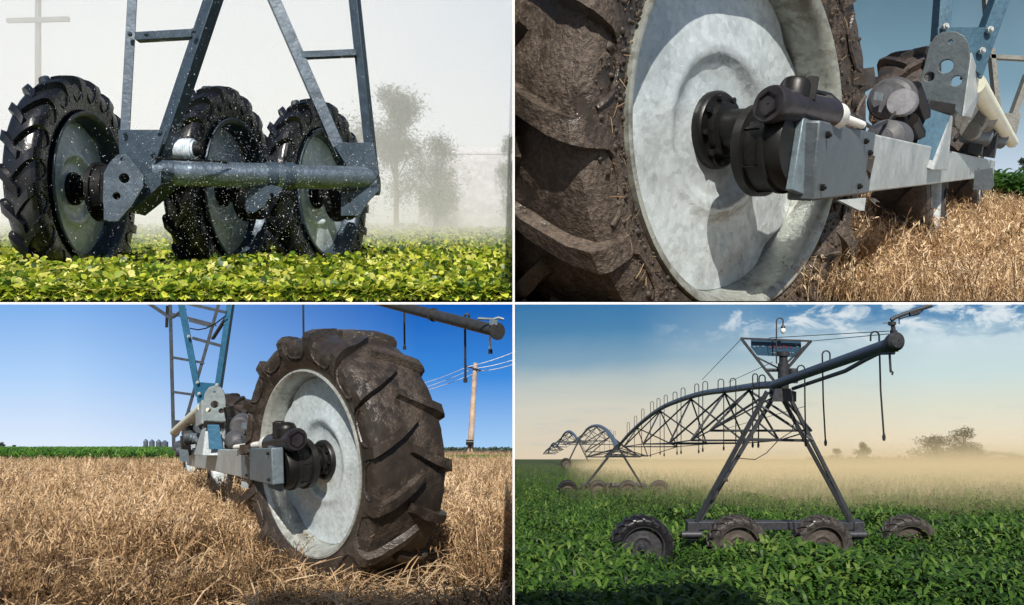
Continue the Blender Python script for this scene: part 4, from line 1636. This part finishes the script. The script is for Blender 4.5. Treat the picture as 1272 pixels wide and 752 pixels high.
# =================================================================== Q4: sprinkler line at evening
S4 = 3.0
BEFORE4 = set(bpy.data.objects)
k4 = .9 * S4
R4 = .66
pipe4 = galv('galvanised_pipe_evening', k4, (.09, .12, .175), .7, .5, .4)
dark4 = plain('silhouette_steel', k4, (.036, .038, .044), .5, .3)  # backlit silhouette of the tower put into dark steel colours
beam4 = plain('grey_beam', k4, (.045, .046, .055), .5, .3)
hose4 = plain('black_drop_hose', k4, (.018, .018, .02), .5)
tyreA = rubber('rubber_clean_dark', k4, .05, (.010, .010, .013))
tyreB = rubber('rubber_wet_brown', k4, .9, (.028, .025, .024), (.066, .056, .051))
disc4 = plain('grey_wheel_disc', k4, (.05, .05, .055), .5, .3)
disc4b = plain('brown_wheel_disc', k4, (.08, .066, .057), .5, .2)


def rod(name, p, q, w, mat, par, n=6):
    m = MB()
    m.tube([p, q], w, n)
    return m.build(name, mat, par)


tower4 = empty('irrigation_tower', P(965, 700, 15.2))
tag(tower4, 'near irrigation tower with blue sign, lamp and four wheels in the crop', 'irrigation tower', 'towers of the sprinkler line')
for i, (px, w_) in enumerate([(797, 39), (915, 37.5), (1020, 37), (1127, 35.5)]):
    Yw = R4 * F / w_
    a = tyreA if i == 0 else tyreB
    make_wheel(tower4, P(px, 640 + w_, Yw if i in (0, 3) else Yw - .75), V((.06, -1, 0)), UP, R4 * (1 if i in (0, 3) else .95), dict(tyre=a, rim=disc4 if i == 0 else disc4b, disc=disc4 if i == 0 else disc4b, hub=dark4), 20, 72, 1, .1 if i == 0 else .4, phase=i * .2, wf=1.4, da=.1)
YT = 15.4
m = MB()
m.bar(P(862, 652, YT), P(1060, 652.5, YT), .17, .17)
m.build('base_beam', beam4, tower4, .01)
for x0_, x1_ in ((847, 872), (1053, 1076)):
    m = MB()
    m.box(P((x0_ + x1_) / 2, 658, YT), V((L((x1_ - x0_) / 2 * .55, YT), 0, 0)), V((0, .12, 0)), V((0, 0, L(11, YT))))
    m.cyl(P(x0_ - 1, 664, YT - .14), P(x1_, 664, YT - .14), L(4, YT), 14)
    m.build('beam_end', beam4, tower4, .01)
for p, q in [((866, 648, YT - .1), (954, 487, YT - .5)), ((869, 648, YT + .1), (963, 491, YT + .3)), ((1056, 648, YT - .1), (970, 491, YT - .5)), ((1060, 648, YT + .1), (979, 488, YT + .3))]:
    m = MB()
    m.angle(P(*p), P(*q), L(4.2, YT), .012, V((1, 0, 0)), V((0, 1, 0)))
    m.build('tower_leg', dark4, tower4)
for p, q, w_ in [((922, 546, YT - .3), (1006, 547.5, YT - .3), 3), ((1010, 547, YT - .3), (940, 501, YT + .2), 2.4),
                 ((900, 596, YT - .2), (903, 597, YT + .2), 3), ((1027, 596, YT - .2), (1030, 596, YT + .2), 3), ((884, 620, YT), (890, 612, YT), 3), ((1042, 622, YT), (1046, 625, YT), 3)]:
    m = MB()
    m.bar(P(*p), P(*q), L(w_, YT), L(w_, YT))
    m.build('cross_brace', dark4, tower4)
plate('apex_plate', [(963, 483), (982, 483), (986, 499), (958, 499)], P(972, 490, YT - .55), V((0, -1, 0)), .03, beam4, tower4)
m = MB()
m.box(P(972, 490, YT - .1), V((L(8, YT), 0, 0)), V((0, .4, 0)), V((0, 0, L(6, YT))))
m.build('apex_box', dark4, tower4)
m = MB()
m.lathe([(0, .11), (.55, .11), (.56, .085), (.70, .085), (.72, .125), (.80, .125), (.80, .01)], P(973, 484, YT - .1), UP, V((1, 0, 0)), V((0, 1, 0)), 20)
m.build('riser', dark4, tower4)
m = MB()
m.cyl(P(985.5, 476, YT), P(985.5, 458, YT), L(5.5, YT), 18)
m.build('control_can', beam4, tower4, .01)
for p, q, w_ in [((920, 420.5, YT), (1008, 424, YT), 2.4), ((921, 421, YT), (966, 479, YT), 3), ((1007, 424, YT), (977, 459, YT), 3), ((940, 444, YT), (966, 457, YT), 2), ((1000, 430, YT), (976, 452, YT), 2), ((952, 460, YT), (975, 460, YT), 3)]:
    m = MB()
    m.bar(P(*p), P(*q), L(w_, YT), L(w_, YT))
    m.build('mast_frame', dark4, tower4)
sign = plate('sign_panel', [(933, 421), (994.5, 423), (995, 432), (988, 444), (941, 441.5), (933, 432)], P(964, 432, YT + .12), V((0, -1, 0)), .03, plain('blue_sign_paint', k4, (.006, .045, .09), .6, 0, .15), tower4)
m = MB()
red = plain('red_sign_letters', k4, (.10, .018, .03), .6)
for i in range(7):
    x = 957 + i * 4.2
    c = P(x, 430.5, YT + .095)
    m.box(c - V((L(1.1, YT), 0, 0)), V((L(.5, YT), 0, 0)), V((0, .006, 0)), V((0, 0, L(2.6, YT))))
    m.box(c + V((L(.5, YT), 0, L((i % 3 - 1) * 1.6, YT))), V((L(1.1, YT), 0, 0)), V((0, .005, 0)), V((0, 0, L(.7, YT))))
m.build('red_lettering', red, sign)
m = MB()
for x, y in [(937, 431), (941, 430.6), (948, 430.4), (959, 438.6), (962, 438.4), (981, 438.5), (985, 438.5), (989, 427.8), (990.5, 431)]:
    m.box(P(x, y, YT + .095), V((L(1.2, YT), 0, 0)), V((0, .006, 0)), V((0, 0, L(.6, YT))))
m.build('white_lettering', plain('white_sign_letters', k4, (.16, .2, .22), .6), sign)
m = MB()
r = L(4.2, YT)
pts = [P(964.5, 452, YT - .1), P(964.5, 399.5, YT - .1)] + [P(968.7, 399.5, YT - .1) + V((-math.cos(t) * r, 0, math.sin(t) * r)) for t in np.linspace(.3, 2.9, 8)] + [P(972.6, 402, YT - .1), P(972.6, 404, YT - .1)]
m.tube(pts, L(.85, YT), 8)
lamp = m.build('lamp_bracket', dark4, tower4)
m = MB()
m.lathe([(0, .02), (-.03, .035), (-.06, .05), (-.07, .05), (-.07, .01)], P(972.6, 403.5, YT - .1), UP, V((1, 0, 0)), V((0, 1, 0)), 14)
m.build('lamp_cap', dark4, lamp)
m = MB()
m.sphere(P(972.6, 410.5, YT - .1), L(3.2, YT), 14, 1.35)
m.build('lamp_globe', plain('white_glass_globe', k4, (.75, .73, .66), .2, 0, .05), lamp)
m = MB()
m.tube([P(912, 569, YT - .2), P(938, 571, YT - .2), P(952, 563, YT - .2), P(968, 546, YT - .2), P(984, 536, YT - .2), P(987, 520, YT - .2)], L(.6, YT), 6)
m.build('cable', hose4, tower4)
for p, q in [((1007, 424, YT), (1104, 415, 11.6)), ((955, 420, YT), (1104, 411.5, 11.6)), ((921, 421, YT), (872, 472, 21)), ((960, 450, YT), (905, 475, 20)), ((1000, 505, YT), (890, 536, 24))]:
    rod('guy_wire', P(*p), P(*q), L(.42, YT), dark4, tower4, 5)

# overhang with end gun
over = empty('irrigation_pipe', P(1108, 430, 11.5))
tag(over, 'galvanised overhanging pipe end with end gun sprinkler and long drop hoses', 'irrigation pipe')
a, b = P(962, 478, YT - .1), P(1106, 427, 11.5)
axd = unit(b - a)
m = MB()
m.cyl(a, b, .092, 24)
pp_ = m.build('pipe', pipe4, over)
m = MB()
m.tube([P(985, 483, YT - .4), P(1050, 461, 12.9), P(1075, 447, 12.2), P(1092, 438.5, 11.8), P(1110, 438, 11.5)], .037, 12)
m.build('booster_pipe', pipe4, over)
m = MB()
m.lathe([(0, .09), (0, .13), (.05, .15), (.15, .15), (.2, .11), (.21, .01)], b, axd, UP, axd.cross(UP), 24)
m.box(P(1110, 422, 11.5), V((.03, 0, 0)), V((0, .06, 0)), V((0, 0, .15)))
m.tube([P(1112, 437, 11.5), P(1112, 425, 11.5), P(1109, 404, 11.5)], [.045, .05, .03], 10)
gun = m.build('pump_housing', dark4, over)
m = MB()
m.lathe([(0, .035), (.02, .06), (.06, .06), (.07, .03), (.07, .01)], P(1108, 405, 11.5), UP, V((1, 0, 0)), V((0, 1, 0)), 14)
m.tube([P(1107, 398, 11.5), P(1112, 394.5, 11.5), P(1134, 386.5, 11.45), P(1157, 379.5, 11.4)], [.035, .032, .028, .036], 10)
m.box(P(1136, 388, 11.44), V((.08, 0, .028)), V((0, .03, 0)), V((-.01, 0, .03)))
m.tube([P(1116, 397, 11.5), P(1126, 393.5, 11.46), P(1140, 391, 11.44), P(1146, 386, 11.44)], .012, 6)
m.tube([P(1117, 395, 11.5), P(1117, 403, 11.5)], .01, 5)
m.tube([P(1097, 401.5, 11.5), P(1106, 401, 11.5)], .008, 5)
m.build('end_gun', dark4, over)
rod('drain_pipe', P(1105, 439, 11.5), P(1106.5, 463, 11.5), .018, dark4, over)
m = MB()
m.tube([P(1106, 460, 11.5), P(1109, 463, 11.5), P(1108, 466, 11.5)], .016, 6)
m.build('drain_elbow', dark4, over)


def goose(par, px0, px1, ytop, ypipe, yend, Y, dx=0.0, side=1):
    """goose-neck over the pipe and its drop hose; px0 the hose side, px1 the pipe side"""
    r = abs(px1 - px0) / 2
    cxp = (px0 + px1) / 2
    s = 1 if px1 > px0 else -1
    pts = [P(px1, ypipe, Y), P(px1, ytop + r, Y)]
    pts += [P(cxp + s * r * math.cos(t), ytop + r - r * math.sin(t), Y) for t in np.linspace(.35, math.pi - .35, 6)]
    Yh = Y - .16 * Y / 15
    pts += [P(px0, ytop + r, Yh), P(px0 + dx * .3, (ypipe + yend) / 2, Yh), P(px0 + dx, yend, Yh)]
    m = MB()
    m.tube(pts, L(.95, 14) * (1 if Y < 18 else .9), 7)
    h = m.build('drop_hose', hose4, par)
    m = MB()
    e = P(px0 + dx, yend, Yh)
    m.tube([e + V((0, 0, .06)), e, e - V((0, 0, .06))], [.016, .03, .02], 8)
    m.build('nozzle', hose4, h)
    return h


goose(over, 1092, 1081.5, 412, 424, 543, 12.1, 6)
goose(over, 1021.5, 1031, 436, 448, 550, 13.7, 4)
goose(over, 999.5, 990.5, 454, 466, 551, 14.5, 1.5)

# spans
def span(label, pts, w, h, nodes, hoses, rp, rr, thin=1.0):
    root = empty('irrigation_span', P(*pts[-1]))
    tag(root, label, 'irrigation span', 'spans of the sprinkler line')
    c = [P(*p) for p in pts]
    # smooth curve
    fine_pts = []
    for i in range(len(c) - 1):
        p0, p1, p2, p3 = c[max(i - 1, 0)], c[i], c[i + 1], c[min(i + 2, len(c) - 1)]
        for t_ in (0, .25, .5, .75):
            fine_pts.append(.5 * ((2 * p1) + (p2 - p0) * t_ + (2 * p0 - 5 * p1 + 4 * p2 - p3) * t_ ** 2 + (3 * p1 - p0 - 3 * p2 + p3) * t_ ** 3))
    fine_pts.append(c[-1])
    m = MB()
    m.tube(fine_pts, rp, 12)
    m.build('pipe', pipe4, root)
    n = len(fine_pts) - 1
    at = lambda s: fine_pts[min(n, max(0, int(round(s * n))))]
    prevL = None
    for k in range(nodes):
        s = (k + .75) / (nodes + .5)
        T0, T1, Tm = at(s - .5 / (nodes + .5)), at(s + .5 / (nodes + .5)), at(s)
        hh_ = h * (.55 + .6 * math.sin(math.pi * s))
        Lp = [Tm + V((q * w, 0, -hh_)) for q in (-1, 1)]
        rod('spreader_bar', Lp[0], Lp[1], rr, dark4, root)
        for q in Lp:
            rod('truss_strut', T0 + V((0, 0, -rp)), q, rr, dark4, root)
            rod('truss_strut', T1 + V((0, 0, -rp)), q, rr, dark4, root)
        if prevL:
            for a, b in zip(prevL, Lp):
                rod('truss_rod', a, b, rr * .6, dark4, root, 5)
        else:
            for q in Lp:
                rod('truss_rod', at(0) + V((0, 0, -.2)), q, rr * .6, dark4, root, 5)
        prevL = Lp
    for q in prevL:
        rod('truss_rod', q, at(1) + V((0, 0, -.2)), rr * .6, dark4, root, 5)
    for hz in hoses:
        goose(root, *hz)
    return root


S1 = [(968, 478, 15.3), (945, 479, 16.5), (925, 481.5, 18), (900, 485, 20), (872, 489, 22.5), (845, 497, 25.5), (820, 508, 29), (797, 525, 33.5), (778, 543, 39), (767, 557, 44.5)]
H1_ = [(943, 950.5, 466, 480, 553, 16.2, -1), (935, 941, 464.5, 480, 553, 17, 0), (914, 907, 470, 482, 560, 18.5, 0), (899, 892, 471, 484, 557, 20, 0), (873, 879, 474, 488, 559, 22, 0), (868, 863, 477, 489, 561, 23, 0),
       (846, 851, 482, 495, 562, 25, 0), (841, 836, 487, 498, 563, 26, 0), (825, 829, 491, 505, 565, 28, 0), (820, 816, 495, 508, 563, 29, 0), (808, 812, 499, 516, 566, 31, 0), (797, 800, 508, 524, 566, 33.5, 0), (788, 791, 517, 533, 567, 36, 0), (779, 782, 525, 542, 566, 38.5, 0)]
span('long near sprinkler span running back from the tower with the blue sign', S1, 1.15, 1.35, 6, H1_, .085, .029)
S2_ = [(767, 557, 45), (760, 543, 54), (751, 533, 66), (741, 529, 82), (731, 532, 102), (724, 540, 125), (718, 548, 150)]
H2_ = [(px, px + 2.2, 527 + abs(px - 740) * .4, 533 + abs(px - 740) * .4, 565 - (i % 3), yy, 0) for i, (px, yy) in enumerate(((762, 52), (757, 58), (751, 66), (745, 76), (739, 86), (733, 98), (727, 115)))]
span('middle sprinkler span arching between the second tower and the small third tower', S2_, 1.9, 1.6, 6, H2_, .17, .045)
S3_ = [(718, 548, 152), (713, 540, 170), (707, 536, 195), (701, 539, 225), (696, 547, 260), (692, 555, 300)]
span('small third sprinkler span beyond the third tower near the left horizon', S3_, 2.8, 2.4, 5, [], .30, .09)
S4_ = [(692, 555, 305), (689, 551, 330), (686, 552, 360), (683, 557, 400), (681, 563, 440)]
span('farthest tiny sprinkler span ending the line at the left horizon', S4_, 3.6, 3.0, 4, [], .42, .14)


def far_tower(label, Y, wheels, R, beam, legs, wr):
    t = empty('irrigation_tower', P(wheels[0][0], wheels[0][1] + R, Y))
    tag(t, label, 'irrigation tower', 'towers of the sprinkler line')
    for i, (px, py) in enumerate(wheels):
        make_wheel(t, P(px, py, Y), V((.06, -1, 0)), UP, L(R, Y), dict(tyre=tyreA if i == 0 else tyreB, rim=disc4, disc=disc4b, hub=dark4), 18, 40, 1, 0, simple=True)
    if beam:
        m = MB()
        m.bar(P(beam[0], beam[2], Y + .5), P(beam[1], beam[2], Y + .5), L(4, Y), L(4, Y))
        m.build('base_beam', beam4, t)
        for x in beam[:2]:
            m = MB()
            m.box(P(x, beam[2] + 3, Y + .4), V((L(2.5, Y), 0, 0)), V((0, .25, 0)), V((0, 0, L(4.5, Y))))
            m.build('beam_end', beam4, t)
    for a, b in legs:
        m = MB()
        m.bar(P(*a), P(*b), wr, wr)
        m.build('tower_leg', dark4, t)
    return t


far_tower('second irrigation tower with four small grey wheels in the dust', 45, [(705, 610), (743, 610), (780, 610), (819, 610)], 13.5, (725, 800, 603), [((728, 603, 45), (767, 553, 44.8)), ((797, 603, 45), (766, 553, 44.8)), ((757, 566, 45), (777, 566, 45))], .13)
far_tower('third irrigation tower with one tiny dark wheel near the far left horizon', 150, [(703, 576)], 7, None, [((706, 574, 150), (719, 547, 150)), ((731, 574, 150), (718, 547, 150))], .28)
# crop
crop_m = leafy('crop_leaf', [(.013, .032, .006), (.026, .068, .010), (.045, .108, .013), (.07, .15, .02), (.13, .20, .04)], .3, .5, spec=.25)
def crop(n, y0, y1, sc, pw, hgt=1.0, nm='crop_plants', lb='', protos=CROP, jit=.15):
    Y = y0 * (y1 / y0) ** (RNG.random(n) ** pw)
    X = RNG.uniform(-.01, .78, n) * Y
    ok = X > .02
    for cx_, cy_ in [((px - CX) / F * 15.2, 15.2) for px in (797, 915, 1020, 1127)]:
        ok &= ~((np.abs(X - cx_) < .75) & (np.abs(Y - cy_ + .2) < .5))
    X, Y = X[ok], Y[ok]
    cl = np.array([noise.noise(V((x * .5, y * .5, 2))) for x, y in zip(X, Y)])
    S = sc * RNG.uniform(.8, 1.15, len(X)) * (1 + .42 * cl)
    o = scatter(nm, crop_m, protos, np.stack([X, Y, -M4 * Y - C4 + .02], 1), rots(len(X), jit), S, np.clip(RNG.random(len(X)) + .3 * cl, 0, 1), xmin=.008)
    tag(o, lb, 'crop plants', kind='stuff')


crop(12000, 8.2, 24, .72, 1.0, lb='dark green leafy crop in front of the irrigation tower')
crop(17000, 24, 200, .62, 1.15, nm='far_crop_plants', lb='green crop field stretching back into the dust')
# trees on the horizon
tleaf = leafy('evening_tree_leaf', [(.025, .03, .012), (.045, .055, .02)], .25, .7)
for px, w_, top, sd, lb in [(1073, 26, 551, 3, 'round small tree on the hazy horizon right of the irrigation tower'), (1040, 24, 558, 21, 'low bush on the hazy horizon left of the round small tree'),
                            (1163, 74, 540, 7, 'broad hazy tree on the right horizon, left of the taller one'), (1197, 62, 533, 8, 'tallest hazy tree on the right horizon with open branches'),
                            (1222, 40, 559, 13, 'low hazy tree on the horizon just right of the tallest tree'), (1256, 44, 562, 17, 'low hazy tree at the right end of the horizon')]:
    Yt = 190 + (sd % 5) * 3
    base = P(px, 574, Yt)
    tree(base, L(574 - top, Yt), L(w_, Yt), tleaf, bark, lb, 'trees on the hazy horizon', 2600, 12, sd, .02, .035)
NC = 700
Y = RNG.uniform(200, 215, NC)
X = (RNG.uniform(1000, 1300, NC) - CX) / F * Y
tag(scatter('far_hedgerow', tleaf, BEAN, np.stack([X, Y, -M4 * Y - C4 + RNG.uniform(0, 2.2, NC)], 1), rots(NC, .5), RNG.uniform(.6, 1.5, NC), RNG.random(NC)), 'low hazy hedgerow along the right horizon', 'hedgerow', kind='stuff')


# dust and spray drifting over the field
def d4(t, x, y, z):
    x, y, z = (t.math('MULTIPLY', q, 1 / S4) for q in (x, y, z))
    h = t.math('ADD', t.math('ADD', z, t.math('MULTIPLY', y, M4)), C4)
    e = t.math('POWER', 2.718, t.math('MULTIPLY', t.math('MAXIMUM', h, 0), -1 / 1.05))
    nz = map01(t, t.noise(.09 / S4, 3, .5), .3, .7)
    xr = map01(t, t.math('SUBTRACT', x, t.math('MULTIPLY', y, .07)), 0, 12)
    tall = t.math('MULTIPLY', t.math('POWER', 2.718, t.math('MULTIPLY', t.math('MAXIMUM', h, 0), -1 / 2.6)), t.math('MULTIPLY', map01(t, t.noise(.045 / S4, 4, .55), .42, .68), .13))
    e = t.math('ADD', e, tall)
    e = t.math('MULTIPLY', e, map01(t, y, 21, 38))
    d = t.math('MULTIPLY', t.math('MULTIPLY', e, .088 / S4), t.math('ADD', t.math('MULTIPLY', nz, 1.3), .3))
    return t.math('MULTIPLY', d, t.math('ADD', t.math('MULTIPLY', xr, .99), .01))


vs = []
for z in (0, 1):
    for x, y in ((0, 21), (1, 21), (1, 185), (0, 185)):
        zz = -M4 * y - C4 - .5 + (0 if z == 0 else 8.5)
        vs.append(V((.0006 * y if x == 0 else .8 * y, y, zz)))
volume('dust_haze', vs, (.90, .73, .45), d4, -.08, 'tan dust and spray haze drifting over the green field')

# metres of the evening field: bring the numbers above to the size of this field
SM = Matrix.Scale(S4, 4)
seen = set()
for o in [o for o in bpy.data.objects if o not in BEFORE4]:
    o.location = o.location * S4
    if o.data is not None and o.data not in seen:
        seen.add(o.data)
        o.data.transform(SM)
    for md in o.modifiers:
        md.width *= S4
